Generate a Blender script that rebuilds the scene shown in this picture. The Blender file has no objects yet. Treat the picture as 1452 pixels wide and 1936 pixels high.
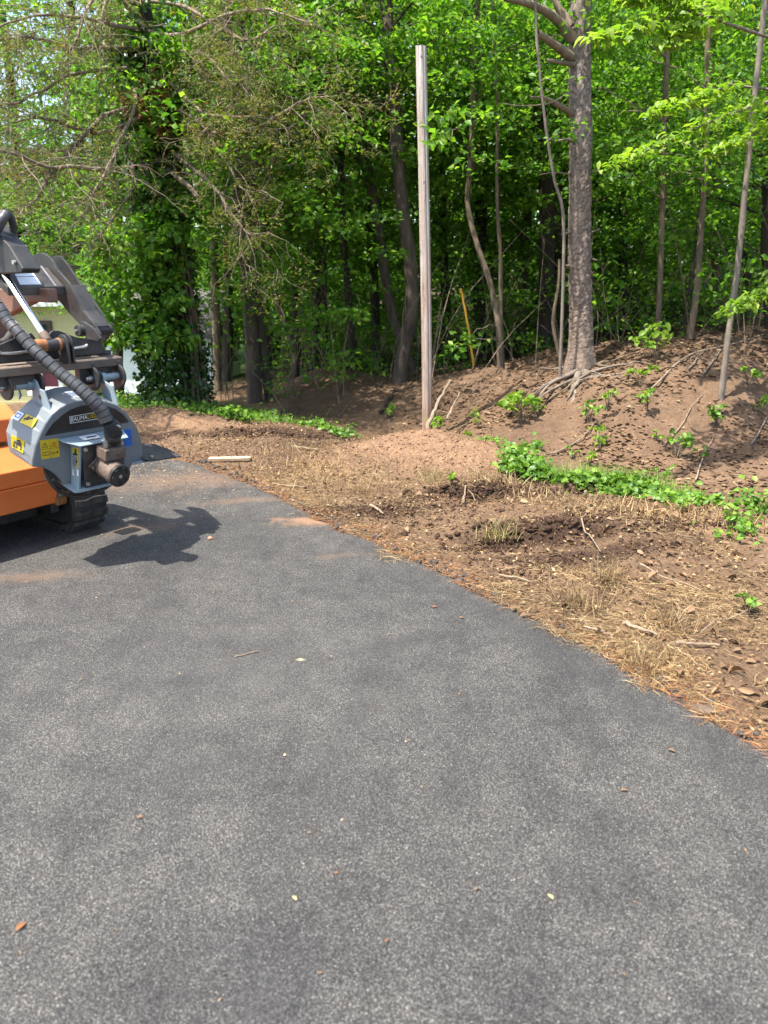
import bpy, bmesh, math, random
import numpy as np
from mathutils import Vector, Matrix, Euler

S = bpy.context.scene
C = S.collection
R = math.radians
rng = np.random.default_rng(11)
random.seed(11)

# ------------------------------------------------------------------ camera
CAM_H, PITCH, FPX, CX, CY = 1.55, 17.0, 1463.0, 726.0, 968.0
cd = bpy.data.cameras.new('camera')
cam = bpy.data.objects.new('camera', cd)
C.objects.link(cam)
cam.location = (0, 0, CAM_H)
cam.rotation_euler = (R(90 - PITCH), 0, 0)
cd.sensor_fit = 'VERTICAL'
cd.sensor_height = 34.4
cd.lens = FPX / 1936.0 * 34.4
cd.clip_start = 0.05
cd.clip_end = 600
cd.dof.use_dof = True
cd.dof.focus_distance = 4.7
cd.dof.aperture_fstop = 2.9
S.camera = cam

# ------------------------------------------------------------------ sky, sun, exposure
SUN_EL, SUN_AZ = 66.0, (-0.83, -0.50)          # horizontal direction towards the sun
w = bpy.data.worlds.new('World'); S.world = w; w.use_nodes = True
wt = w.node_tree; wt.nodes.clear()
sky = wt.nodes.new('ShaderNodeTexSky'); sky.sky_type = 'NISHITA'; sky.sun_disc = False
sky.sun_elevation = R(SUN_EL)
sky.sun_rotation = math.atan2(SUN_AZ[0], SUN_AZ[1])
sky.air_density = 1.0; sky.dust_density = 2.5; sky.ozone_density = 1.0
bg = wt.nodes.new('ShaderNodeBackground'); bg.inputs[1].default_value = 0.15
wo = wt.nodes.new('ShaderNodeOutputWorld')
wt.links.new(sky.outputs[0], bg.inputs[0]); wt.links.new(bg.outputs[0], wo.inputs[0])
sl = bpy.data.lights.new('sun', 'SUN'); sl.energy = 4.1; sl.angle = R(0.6); sl.color = (1.0, 0.94, 0.84)
so = bpy.data.objects.new('sun', sl); C.objects.link(so)
hl = math.hypot(*SUN_AZ)
sd = Vector((SUN_AZ[0] / hl * math.cos(R(SUN_EL)), SUN_AZ[1] / hl * math.cos(R(SUN_EL)), math.sin(R(SUN_EL))))
so.rotation_euler = sd.to_track_quat('Z', 'Y').to_euler()
so.location = (-8, -5, 20)
S.view_settings.view_transform = 'Standard'
S.view_settings.look = 'None'
S.view_settings.exposure = 1.76
S.view_settings.gamma = 1.0
S.render.engine = 'CYCLES'
S.cycles.max_bounces = 8
S.cycles.diffuse_bounces = 5
S.cycles.glossy_bounces = 3
S.cycles.transmission_bounces = 6
S.cycles.use_denoising = True

# ------------------------------------------------------------------ helpers
cp, sp_ = math.cos(R(PITCH)), math.sin(R(PITCH))
def ray(u, v):
    a, b = (u - CX) / FPX, (CY - v) / FPX
    return np.array((a, cp + sp_ * b, -sp_ + cp * b))
def at(u, v, y):                      # point seen at photo pixel (u, v), y metres ahead of the camera
    d = ray(u, v); return np.array((0, 0, CAM_H)) + d * (y / d[1])
def gnd(u, v, z=0.0):                 # point of the level z seen at a photo pixel
    d = ray(u, v); return np.array((0, 0, CAM_H)) + d * ((z - CAM_H) / d[2])

def tag(o, label=None, cat=None, group=None, kind=None):
    if label: o['label'] = label
    if cat: o['category'] = cat
    if group: o['group'] = group
    if kind: o['kind'] = kind
    return o
def empty(name, loc=(0, 0, 0), rot=(0, 0, 0)):
    o = bpy.data.objects.new(name, None); C.objects.link(o)
    o.location = loc; o.rotation_euler = rot; o.empty_display_size = 0.1
    return o
def link(name, me, mat=None, parent=None, smooth=False):
    o = bpy.data.objects.new(name, me); C.objects.link(o)
    if mat is not None and len(me.materials) == 0: me.materials.append(mat)
    if parent is not None: o.parent = parent
    if smooth: me.polygons.foreach_set('use_smooth', np.ones(len(me.polygons), bool))
    return o
def np_mesh(name, V, F):
    """V (n,3); F (m,k) array of equal-sided faces"""
    me = bpy.data.meshes.new(name)
    V = np.asarray(V, np.float32); F = np.asarray(F, np.int32)
    m, k = F.shape
    me.vertices.add(len(V)); me.vertices.foreach_set('co', V.ravel())
    me.loops.add(m * k); me.loops.foreach_set('vertex_index', F.ravel())
    me.polygons.add(m); me.polygons.foreach_set('loop_start', np.arange(0, m * k, k, dtype=np.int32))
    me.update(calc_edges=True); me.validate()
    return me
def unit(a): return a / np.maximum(np.linalg.norm(a, axis=-1, keepdims=True), 1e-9)

class MB:
    """collects shapes into one mesh"""
    def __init__(s): s.v = []; s.f = []
    def add(s, V, F):
        n = len(s.v); s.v += [tuple(map(float, p)) for p in V]; s.f += [tuple(i + n for i in f) for f in F]
    def box(s, c, size, rot=None):
        x, y, z = [q / 2 for q in size]
        V = [Vector((sx * x, sy * y, sz * z)) for sz in (-1, 1) for sy in (-1, 1) for sx in (-1, 1)]
        if rot is not None: V = [Euler(rot).to_matrix() @ p for p in V]
        V = [p + Vector(c) for p in V]
        s.add(V, [(0, 2, 3, 1), (4, 5, 7, 6), (0, 1, 5, 4), (2, 6, 7, 3), (0, 4, 6, 2), (1, 3, 7, 5)])
    def prism(s, prof, y0, y1, axis='y'):
        """prof: (a, z) loop; extruded along local y (or x) from y0 to y1"""
        n = len(prof)
        mk = (lambda a, z, y: (a, y, z)) if axis == 'y' else (lambda a, z, y: (y, a, z)) if axis == 'x' else (lambda a, z, y: (a, z, y))
        V = [mk(a, z, y0) for a, z in prof] + [mk(a, z, y1) for a, z in prof]
        F = [tuple(range(n)), tuple(range(2 * n - 1, n - 1, -1))] + [(i, i + n, (i + 1) % n + n, (i + 1) % n) for i in range(n)]
        s.add(V, F)
    def cyl(s, p0, p1, r0, r1=None, n=16, caps=True):
        r1 = r0 if r1 is None else r1
        s.tube([p0, p1], [r0, r1], n, caps)
    def tube(s, pts, rad, n=8, caps=True):
        V, F = tube_arrays(np.array(pts, float), np.array(rad, float), n)
        s.add(V, [tuple(f) for f in F])
        if caps:
            b = len(s.v) - len(V)
            s.f.append(tuple(b + i for i in range(n))[::-1]); s.f.append(tuple(b + len(V) - n + i for i in range(n)))
    def mesh(s, name):
        me = bpy.data.meshes.new(name); me.from_pydata(s.v, [], s.f); me.update()
        bm = bmesh.new(); bm.from_mesh(me); bmesh.ops.recalc_face_normals(bm, faces=bm.faces); bm.to_mesh(me); bm.free()
        return me
    def build(s, name, mat, parent=None, bevel=0.0, smooth=False, seg=2):
        o = link(name, s.mesh(name), mat, parent)
        if smooth:
            o.data.polygons.foreach_set('use_smooth', np.ones(len(o.data.polygons), bool))
            try: o.data.set_sharp_from_angle(angle=R(38))
            except Exception: pass
        if bevel:
            m = o.modifiers.new('bevel', 'BEVEL'); m.width = bevel; m.segments = seg; m.limit_method = 'ANGLE'; m.angle_limit = R(35)
            m.harden_normals = False
        return o

def tube_arrays(P, rad, n=8, jitter=0.0):
    """swept tube; P (k,3), rad (k,)"""
    k = len(P)
    T = np.gradient(P, axis=0) if k > 2 else np.repeat((P[1:] - P[:1]), 2, 0)
    T = unit(T)
    up = np.array((0.0, 0.0, 1.0)) if abs(T[0][2]) < 0.9 else np.array((1.0, 0.0, 0.0))
    A = np.zeros_like(P); a = unit(np.cross(T[0], up))
    for i in range(k):
        a = a - T[i] * np.dot(a, T[i]); a = a / max(np.linalg.norm(a), 1e-9); A[i] = a
    B = np.cross(T, A)
    th = np.linspace(0, 2 * math.pi, n, endpoint=False)
    rr = rad[:, None] * (1 + jitter * rng.standard_normal((k, n)))
    V = P[:, None, :] + (A[:, None, :] * np.cos(th)[None, :, None] + B[:, None, :] * np.sin(th)[None, :, None]) * rr[:, :, None]
    i = np.arange(k - 1)[:, None] * n; j = np.arange(n)[None, :]; j2 = (j + 1) % n
    F = np.stack([i + j, i + j2, i + n + j2, i + n + j], -1).reshape(-1, 4)
    return V.reshape(-1, 3), F

def smooth_path(P, n):
    """Catmull-Rom through P, n samples"""
    P = np.array(P, float)
    Q = np.vstack([2 * P[0] - P[1], P, 2 * P[-1] - P[-2]])
    t = np.linspace(0, len(P) - 1 - 1e-6, n); i = t.astype(int); f = (t - i)[:, None]
    a, b, c, d = Q[i], Q[i + 1], Q[i + 2], Q[i + 3]
    return 0.5 * (2 * b + (c - a) * f + (2 * a - 5 * b + 4 * c - d) * f ** 2 + (3 * b - a - 3 * c + d) * f ** 3)

class Bag:
    """many quads/tris collected as arrays, one mesh at the end (quads)"""
    def __init__(s): s.V = []; s.F = []; s.n = 0
    def add(s, V, F): s.V.append(V); s.F.append(F + s.n); s.n += len(V)
    def tube(s, P, r, n=4, jitter=0.0): s.add(*tube_arrays(np.array(P, float), np.array(r, float), n, jitter))
    def build(s, name, mat, parent=None, smooth=True):
        return link(name, np_mesh(name, np.vstack(s.V), np.vstack(s.F)), mat, parent, smooth)

def leaf_mesh(name, Cc, D, N, L, W, fold=0.25, rich=False):
    """each leaf: a kite folded along its midrib (rich: six-point blade with a drooping tip)"""
    n = len(Cc); D = unit(D); N = unit(N - D * np.sum(N * D, 1, keepdims=True)); Sd = np.cross(D, N)
    L = np.broadcast_to(L, n)[:, None]; W = np.broadcast_to(W, n)[:, None]
    up = N * W * fold
    if not rich:
        V = np.stack([Cc - D * L * .5, Cc - D * L * .06 + Sd * W * .5 + up, Cc + D * L * .5, Cc - D * L * .06 - Sd * W * .5 + up], 1).reshape(-1, 3)
        i = np.arange(n)[:, None] * 4
        F = (i[:, :, None] + np.array([[0, 2, 1], [0, 3, 2]])[None]).reshape(-1, 3)
    else:
        V = np.stack([Cc - D * L * .5, Cc - D * L * .2 + Sd * W * .42 + up, Cc + D * L * .15 + Sd * W * .4 + up * .8 - N * L * .05, Cc + D * L * .5 - N * L * .16,
                      Cc + D * L * .15 - Sd * W * .4 + up * .8 - N * L * .05, Cc - D * L * .2 - Sd * W * .42 + up, Cc + D * L * .02], 1).reshape(-1, 3)
        i = np.arange(n)[:, None] * 7
        F = (i[:, :, None] + np.array([[0, 6, 1], [1, 6, 2], [2, 6, 3], [3, 6, 4], [4, 6, 5], [5, 6, 0]])[None]).reshape(-1, 3)
    return np_mesh(name, V, F)

# value noise
_lat = rng.random((256, 256))
def vn(x, y):
    xi = np.floor(x).astype(int); yi = np.floor(y).astype(int); fx = x - xi; fy = y - yi
    fx = fx * fx * (3 - 2 * fx); fy = fy * fy * (3 - 2 * fy)
    g = lambda i, j: _lat[i & 255, j & 255]
    return (g(xi, yi) * (1 - fx) + g(xi + 1, yi) * fx) * (1 - fy) + (g(xi, yi + 1) * (1 - fx) + g(xi + 1, yi + 1) * fx) * fy
def fbm(x, y, sc, oct=3):
    s = 0; a = 1.0; tot = 0
    for k in range(oct):
        s = s + a * vn(x / sc * 2 ** k + 17.3 * k + 3, y / sc * 2 ** k + 9.1 * k + 40); tot += a; a *= .5
    return s / tot

# ------------------------------------------------------------------ materials
MATS = {}
def mat(name):
    m = bpy.data.materials.new(name); m.use_nodes = True; nt = m.node_tree; nt.nodes.clear()
    out = nt.nodes.new('ShaderNodeOutputMaterial'); MATS[name] = m
    return m, nt, out
def nd(nt, t, **kw):
    n = nt.nodes.new(t)
    for k, v in kw.items():
        if k.startswith('_'): setattr(n, k[1:], v)
        else: n.inputs[k].default_value = v
    return n
def ramp(nt, fac, stops, interp='LINEAR'):
    r = nt.nodes.new('ShaderNodeValToRGB'); r.color_ramp.interpolation = interp
    el = r.color_ramp.elements
    while len(el) < len(stops): el.new(0.5)
    for e, (p, c) in zip(el, stops): e.position = p; e.color = (*c, 1) if len(c) == 3 else c
    nt.links.new(fac, r.inputs[0]); return r
def texco(nt, kind='Object', scale=(1, 1, 1)):
    t = nt.nodes.new('ShaderNodeTexCoord'); mp = nt.nodes.new('ShaderNodeMapping'); mp.inputs['Scale'].default_value = scale
    nt.links.new(t.outputs[kind], mp.inputs[0]); return mp.outputs[0]
def noise(nt, vec, scale, detail=3.0, rough=.55):
    n = nd(nt, 'ShaderNodeTexNoise', Scale=scale, Detail=detail, Roughness=rough); nt.links.new(vec, n.inputs['Vector']); return n.outputs[0]
def mixc(nt, fac, a, b, mode='MIX'):
    m = nt.nodes.new('ShaderNodeMix'); m.data_type = 'RGBA'; m.blend_type = mode
    for sock, val in ((m.inputs[0], fac), (m.inputs[6], a), (m.inputs[7], b)):
        if hasattr(val, 'is_linked'): nt.links.new(val, sock)
        elif isinstance(val, (int, float)): sock.default_value = val
        else: sock.default_value = (*val, 1)
    return m.outputs[2]
def mth(nt, op, a, b=0.0, clamp=False):
    m = nt.nodes.new('ShaderNodeMath'); m.operation = op; m.use_clamp = clamp
    for sock, val in ((m.inputs[0], a), (m.inputs[1], b)):
        if hasattr(val, 'is_linked'): nt.links.new(val, sock)
        else: sock.default_value = val
    return m.outputs[0]

def surface(name, c0, c1, rough=.7, scale=20, bump=.3, dist=.004, metallic=0.0, coords='Object', stretch=(1, 1, 1), detail=4, spec=.4, dust=None, dustamt=.5, coat=0.0, island=False):
    m, nt, out = mat(name)
    p = nt.nodes.new('ShaderNodeBsdfPrincipled'); nt.links.new(p.outputs[0], out.inputs[0])
    v = texco(nt, coords, stretch); n1 = noise(nt, v, scale, detail, .6)
    col = ramp(nt, n1, [(.3, c0), (.7, c1)]).outputs[0]
    if island:
        g = nt.nodes.new('ShaderNodeNewGeometry')
        col = mixc(nt, 1.0, col, ramp(nt, g.outputs['Random Per Island'], [(0, (.55, .52, .5)), (1, (1.35, 1.32, 1.25))]).outputs[0], 'MULTIPLY')
    if dust:
        n2 = noise(nt, texco(nt, coords), scale * .35, 6, .7)
        f = ramp(nt, n2, [(.45, (0, 0, 0)), (.75, (dustamt,) * 3)]).outputs[0]
        col = mixc(nt, f, col, dust)
        rr = nt.nodes.new('ShaderNodeMapRange'); rr.inputs[3].default_value = rough; rr.inputs[4].default_value = min(1, rough + .45)
        nt.links.new(f, rr.inputs[0]); nt.links.new(rr.outputs[0], p.inputs['Roughness'])
    else: p.inputs['Roughness'].default_value = rough
    nt.links.new(col, p.inputs['Base Color']); p.inputs['Metallic'].default_value = metallic
    p.inputs['Specular IOR Level'].default_value = spec; p.inputs['Coat Weight'].default_value = coat
    if bump:
        b = nd(nt, 'ShaderNodeBump', Strength=bump, Distance=dist); nt.links.new(noise(nt, v, scale * 2.3, 6, .65), b.inputs['Height'])
        nt.links.new(b.outputs[0], p.inputs['Normal'])
    return m

def leafmat(name, stops, trans=.45, rough=.45, spec=.35, tcol=(1.25, 1.35, .55)):
    m, nt, out = mat(name)
    g = nt.nodes.new('ShaderNodeNewGeometry')
    col = ramp(nt, g.outputs['Random Per Island'], stops).outputs[0]
    big = noise(nt, texco(nt, 'Object'), 1.1, 2)
    col = mixc(nt, 1.0, col, ramp(nt, big, [(.3, (.75, .8, .8)), (.7, (1.2, 1.15, 1.0))]).outputs[0], 'MULTIPLY')
    p = nd(nt, 'ShaderNodeBsdfPrincipled', Roughness=rough); p.inputs['Specular IOR Level'].default_value = spec
    nt.links.new(col, p.inputs['Base Color'])
    t = nt.nodes.new('ShaderNodeBsdfTranslucent'); nt.links.new(mixc(nt, 1.0, col, tcol, 'MULTIPLY'), t.inputs[0])
    mx = nt.nodes.new('ShaderNodeMixShader'); mx.inputs[0].default_value = trans
    nt.links.new(p.outputs[0], mx.inputs[1]); nt.links.new(t.outputs[0], mx.inputs[2]); nt.links.new(mx.outputs[0], out.inputs[0])
    return m

L_MAPLE = leafmat('leaf_maple', [(0, (.042, .12, .013)), (.45, (.095, .22, .024)), (.85, (.155, .29, .035)), (1, (.22, .33, .05))], trans=.55)
L_DEEP = leafmat('leaf_deep', [(0, (.055, .125, .013)), (.6, (.095, .195, .02)), (1, (.15, .26, .028))], trans=.55)
L_LIME = leafmat('leaf_lime', [(0, (.11, .22, .025)), (.6, (.19, .31, .035)), (1, (.27, .36, .05))], trans=.5)
L_IVY = leafmat('leaf_ivy', [(0, (.018, .05, .012)), (.6, (.04, .095, .02)), (.93, (.075, .15, .028)), (1, (.18, .16, .03))], trans=.3, rough=.33)
L_CEDAR = leafmat('leaf_cedar', [(0, (.08, .105, .022)), (.5, (.13, .165, .034)), (.8, (.19, .18, .05)), (1, (.24, .165, .065))], trans=.4, rough=.7)
L_CYP = leafmat('leaf_cypress', [(0, (.02, .055, .022)), (1, (.05, .11, .035))], trans=.2, rough=.6)
L_GRASS = leafmat('leaf_grass', [(0, (.06, .14, .02)), (.6, (.12, .235, .028)), (1, (.20, .31, .045))], trans=.4)
L_DRY = leafmat('leaf_dry', [(0, (.085, .051, .032)), (.4, (.13, .08, .05)), (.75, (.175, .112, .07)), (1, (.26, .18, .12))], trans=.12, rough=.75, spec=.2, tcol=(1.1, .9, .6))
L_DEAD = leafmat('leaf_dead_red', [(0, (.14, .055, .025)), (1, (.32, .15, .06))], trans=.25, rough=.8, tcol=(1.1, .9, .6))
STRAW = leafmat('straw', [(0, (.07, .042, .024)), (.35, (.15, .098, .052)), (.75, (.26, .185, .098)), (1, (.39, .30, .18))], trans=.15, rough=.7, spec=.2, tcol=(1.1, .95, .6))
CHIP = leafmat('wood_chip', [(0, (.12, .075, .045)), (.6, (.22, .145, .085)), (1, (.36, .26, .165))], trans=.0, rough=.8, spec=.2)
BARK = surface('bark_grey', (.035, .026, .019), (.10, .078, .057), .9, 14, 1.0, .02, stretch=(1, 1, .22))
BARK_D = surface('bark_dark', (.018, .013, .010), (.05, .037, .027), .92, 14, 1.0, .02, stretch=(1, 1, .22))
BARK_T = surface('bark_tan', (.065, .048, .031), (.16, .12, .08), .9, 16, .8, .012, stretch=(1, 1, .3))
BARK_S = surface('bark_sapling', (.10, .08, .062), (.21, .175, .138), .85, 20, .6, .008, stretch=(1, 1, .35))
TWIG = surface('twig_grey', (.10, .075, .052), (.25, .19, .135), .9, 9, .3, .004)
ROOT = surface('root_bleached', (.075, .058, .045), (.185, .15, .12), .85, 18, .6, .006)
STICK = surface('stick_pale', (.115, .08, .05), (.25, .19, .125), .85, 25, .5, .004)

# ================================================================== SETTING: ground and driveway
EDGE_PX = [(1452, 1410), (1300, 1325), (1160, 1240), (1060, 1195), (980, 1155), (925, 1125), (870, 1098), (800, 1062), (745, 1035), (700, 1020), (640, 1000), (585, 968), (530, 942), (480, 915), (430, 897), (385, 878), (335, 866)]
edge = [gnd(u, v)[:2] for u, v in EDGE_PX]
d0 = unit((edge[0] - edge[2])[None])[0]
pre = [edge[0] + d0 * t for t in (6.0, 3.0, 1.4, .6)]
post = [np.array(p) for p in ((-2.3, 6.75), (-3.2, 7.0), (-4.6, 7.4), (-7.5, 8.0), (-14, 8.9), (-30, 9.6))]
ctrl = np.array(pre + edge + post)
EDGE = []
for i in range(len(ctrl) - 1):
    n = max(1, int(np.linalg.norm(ctrl[i + 1] - ctrl[i]) / .05)) if 2 <= i < len(ctrl) - 3 else 6
    for k in range(n): EDGE.append(ctrl[i] + (ctrl[i + 1] - ctrl[i]) * k / n)
EDGE.append(ctrl[-1]); EDGE = np.array(EDGE)
# soften the corners, then a little raggedness
for _ in range(6): EDGE[1:-1] = (EDGE[:-2] + 2 * EDGE[1:-1] + EDGE[2:]) / 4
tn = unit(np.gradient(EDGE, axis=0)); en = np.stack([tn[:, 1], -tn[:, 0]], 1)      # right-hand normal = outwards
EDGE = EDGE + en * ((vn(np.arange(len(EDGE)) / 3.0, np.zeros(len(EDGE))) - .5) * .05 + (vn(np.arange(len(EDGE)) / 11.0, np.ones(len(EDGE))) - .5) * .05)[:, None]

def edge_dist(x, y):
    """signed distance to the driveway's edge, positive outside"""
    x = np.asarray(x, float); y = np.asarray(y, float); sh = x.shape
    P = np.stack([x.ravel(), y.ravel()], 1); best = np.full(len(P), 1e9); sg = np.ones(len(P))
    step = 3; E = EDGE[::step]; 
    if not np.allclose(E[-1], EDGE[-1]): E = np.vstack([E, EDGE[-1]])
    for a, b in zip(E[:-1], E[1:]):
        ab = b - a; t = np.clip(((P - a) @ ab) / (ab @ ab), 0, 1); q = P - a - t[:, None] * ab
        d = np.sqrt((q ** 2).sum(1)); m = d < best
        cr = ab[0] * (P[:, 1] - a[1]) - ab[1] * (P[:, 0] - a[0])
        best = np.where(m, d, best); sg = np.where(m, np.where(cr > 0, -1, 1), sg)
    return (best * sg).reshape(sh)

KP = [at(*q) for q in [
    (1452, 955, 5.7), (1452, 800, 7.2), (1452, 640, 9.2), (1452, 600, 13), (1250, 925, 6.1), (1250, 780, 7.4), (1250, 650, 9.0), (1250, 628, 13),
    (1098, 890, 6.7), (1098, 790, 7.6), (1098, 694, 8.7), (1098, 668, 12), (960, 875, 7.0), (960, 790, 8.2), (960, 705, 9.6), (960, 684, 13),
    (820, 825, 8.2), (820, 725, 9.9), (820, 695, 13), (740, 812, 8.8), (740, 730, 10.6), (600, 787, 9.9), (600, 712, 11.3), (600, 688, 15),
    (500, 776, 10.4), (500, 748, 11.2), (400, 762, 10.2), (400, 742, 13), (250, 752, 10.2)]]
KP += [np.array(p) for p in [(-6, 13, -.7), (-12, 20, -1.9), (-14, 26, -2.3), (-25, 30, -2.6), (-3, 20, -.7), (8, 20, 1.2), (20, 20, 1.6), (0, 25, .3), (10, 40, 2.), (-10, 45, -1.6), (40, 45, 2.5),
    (30, 5, .8), (9, 7.5, .75), (12, 10, 1.1), (-8, 0, 0), (-4, 0, 0), (0, 0, 0), (-8, 4, 0), (-4, 4, 0), (0, 4, 0), (2, 0, 0), (1.5, 2.5, 0), (-2, 6, 0), (-5, 6.5, 0), (.1, 5.6, .01), (1.5, 4, .02), (2.5, 3, .03), (3.2, 2, .04),
    (1., 5.2, .03), (2.2, 4.9, .05), (3., 4.75, .05), (-1, 7.5, .03), (-2.2, 8.5, .06), (-3.5, 8.7, .06), (-6, 9.2, -.02), (-9, 8, 0), (4, 3, .06), (6, 3, .15), (5, 0, .1), (8, 0, .2), (4.2, 4.4, .08),
    (-30, 0, 0), (30, -10, .3), (-30, -10, 0), (0, -10, 0), (-40, 12, -.5), (0, 90, 1.5), (-60, 90, -2), (60, 90, 3), (90, 10, 2), (-90, 20, -2), (0, -60, 0), (90, -60, 0), (-90, -60, 0)]]
KP = np.array(KP)
_r = np.sqrt(((KP[:, None, :2] - KP[None, :, :2]) ** 2).sum(-1) + .16)
_w = np.linalg.solve(_r + np.eye(len(KP)) * 1e-3, KP[:, 2])
def gauss(x, y, cx, cy, sx, sy, rot=0.0):
    c, s = math.cos(rot), math.sin(rot); a = (x - cx) * c + (y - cy) * s; b = -(x - cx) * s + (y - cy) * c
    return np.exp(-(a / sx) ** 2 - (b / sy) ** 2)
m1 = at(828, 850, 6.65); rut1 = gnd(1010, 1018, 0); rut2 = gnd(890, 938, 0); rut3 = gnd(1150, 920, .03)
def base_z(x, y):
    z = np.zeros_like(x)
    for (kx, ky, _), k in zip(KP, _w): z = z + k * np.sqrt((x - kx) ** 2 + (y - ky) ** 2 + .16)
    return z
def terrain(x, y, ed=None):
    x = np.asarray(x, float); y = np.asarray(y, float)
    z = base_z(x, y)
    z = z + .31 * gauss(x, y, m1[0] + .05, m1[1] + .05, 1.0, .62, -.1) + .09 * gauss(x, y, -2.2, 8.1, .9, .35) + .05 * gauss(x, y, -1.0, 7.9, .8, .3)
    z = z - .07 * gauss(x, y, rut1[0], rut1[1], .42, .07, .12) + .05 * gauss(x, y, rut1[0], rut1[1] + .13, .5, .08, .12)
    z = z - .08 * gauss(x, y, rut2[0], rut2[1], .32, .07) + .05 * gauss(x, y, rut2[0], rut2[1] + .14, .45, .1)
    z = z - .07 * gauss(x, y, rut3[0], rut3[1], .55, .07, .1) + .06 * gauss(x, y, rut3[0], rut3[1] + .15, .6, .1, .1)
    ed = edge_dist(x, y) if ed is None else ed
    near = np.clip((ed - .02) / .35, 0, 1); far = np.clip(1.4 - np.hypot(x, y) / 40, .3, 1)
    z = z + near * far * ((fbm(x, y, .9, 2) - .5) * .10 + (fbm(x, y, .22, 3) - .5) * .07 + (vn(x / .045, y / .045) - .5) * .022)
    # bank: gullies and ledges
    bank = np.clip((z - .0) / .3, 0, 1) * np.clip((y - 5.5) / 1.5, 0, 1) * np.clip((16 - y) / 5, 0, 1)
    z = z + bank * ((fbm(x + y * .3, y * .8, .8, 3) - .5) * .26 + (fbm(x * .7, y + 30, .2, 3) - .5) * .10)
    ins = np.clip(-(ed - .05) / .12, 0, 1)
    z = z * (1 - ins) + (-.06) * ins
    return z

def axis(parts):
    out = []
    for a, b, st in parts: out += list(np.arange(a, b, st))
    return np.array(out + [parts[-1][1]])
xs = axis([(-120, -30, 6), (-30, -10, 1.0), (-10, -4, .2), (-4, -1, .05), (-1, 4.2, .025), (4.2, 8, .08), (8, 20, .6), (20, 120, 6)])
ys = axis([(-60, -4, 6), (-4, 1.5, .5), (1.5, 7.6, .026), (7.6, 11, .05), (11, 16, .15), (16, 40, 1.0), (40, 200, 8)])
X, Y = np.meshgrid(xs, ys)
ED = edge_dist(X, Y)
Z = terrain(X, Y, ED)
nx, ny = len(xs), len(ys)
i = np.arange(ny - 1)[:, None] * nx; j = np.arange(nx - 1)[None, :]
F = np.stack([i + j, i + j + 1, i + nx + j + 1, i + nx + j], -1).reshape(-1, 4)
gme = np_mesh('ground', np.stack([X, Y, Z], -1).reshape(-1, 3), F)

def soil_masks(x, y, z):
    n1 = fbm(x, y, .5, 3); n2 = fbm(x + 31, y, .16, 2); n3 = fbm(x, y + 57, 1.6, 2)
    mound = np.clip(gauss(x, y, m1[0] + .08, m1[1] - .05, 1.05, .62, -.1) * 2.4 - .55 + (n2 - .5) * .6, 0, 1)
    mound = np.maximum(mound, np.clip(gauss(x, y, -1.95, 7.75, .75, .22) * 2 - .5 + (n2 - .5), 0, 1))
    e = gnd(1440, 1010, .05); mound = np.maximum(mound, np.clip(gauss(x, y, e[0] + .1, e[1], .5, .3) * 2 - .5 + (n2 - .5), 0, 1))
    dark = np.zeros_like(x)
    for (u, v, sx, sy) in ((1040, 1010, .75, .26), (1110, 1045, .8, .16), (900, 935, .6, .16), (1160, 925, .8, .14), (690, 965, .55, .22), (520, 825, .9, .3), (620, 845, .9, .3), (330, 830, .8, .2), (360, 775, .8, .3)):
        c = gnd(u, v, .02); dark = np.maximum(dark, gauss(x, y, c[0], c[1], sx, sy, .1))
    dark = np.clip(dark * 1.9 - .55 + (n1 - .5) * 1.3, 0, 1)
    return mound, dark, n1, n2, n3
mound, dark, n1, n2, n3 = soil_masks(X, Y, Z)
def lerp(a, b, t): return a * (1 - t[..., None]) + np.array(b) * t[..., None]
col = np.broadcast_to(np.array((.122, .079, .048)), X.shape + (3,)).copy()
col = lerp(col, (.17, .114, .068), np.clip((n1 - .4) * 2.2, 0, 1))
bankm = np.clip((Y - 5.6 - .25 * np.abs(X - 1.5) * (X < 1.5)) / .6, 0, 1) * np.clip((Z + .12) / .1, 0, 1) * (Y > 5.5)
bankm = bankm * np.clip((X + 2.6) / .5, 0, 1)
col = lerp(col, (.128, .083, .053), bankm)
col = lerp(col, (.075, .047, .031), bankm * np.clip((n3 - .45) * 3, 0, 1))
col = lerp(col, (.045, .027, .018), dark * .92)
col = lerp(col, (.19, .118, .072), mound)
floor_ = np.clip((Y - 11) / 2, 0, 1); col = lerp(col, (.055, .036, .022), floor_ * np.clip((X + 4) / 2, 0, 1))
lawn = np.clip((-X - 2.5) / 1.5, 0, 1) * np.clip((Y - 10.5) / 1, 0, 1); col = lerp(col, (.05, .09, .025), lawn)
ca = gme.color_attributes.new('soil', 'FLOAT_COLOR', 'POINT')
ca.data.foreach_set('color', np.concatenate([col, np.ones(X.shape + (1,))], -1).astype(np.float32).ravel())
m, nt, out = mat('soil_ground')
p = nd(nt, 'ShaderNodeBsdfPrincipled', Roughness=.95); p.inputs['Specular IOR Level'].default_value = .15
at_ = nt.nodes.new('ShaderNodeAttribute'); at_.attribute_name = 'soil'
vec = texco(nt, 'Object'); f1 = noise(nt, vec, 55, 5, .7); f2 = noise(nt, vec, 9, 4, .6)
c1 = mixc(nt, 1.0, at_.outputs[0], ramp(nt, f1, [(.25, (.4, .38, .36)), (.55, (1., 1., 1.)), (.8, (1.6, 1.55, 1.5))]).outputs[0], 'MULTIPLY')
c1 = mixc(nt, 1.0, c1, ramp(nt, f2, [(.3, (.75, .73, .72)), (.7, (1.2, 1.2, 1.2))]).outputs[0], 'MULTIPLY')
nt.links.new(c1, p.inputs['Base Color'])
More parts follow.
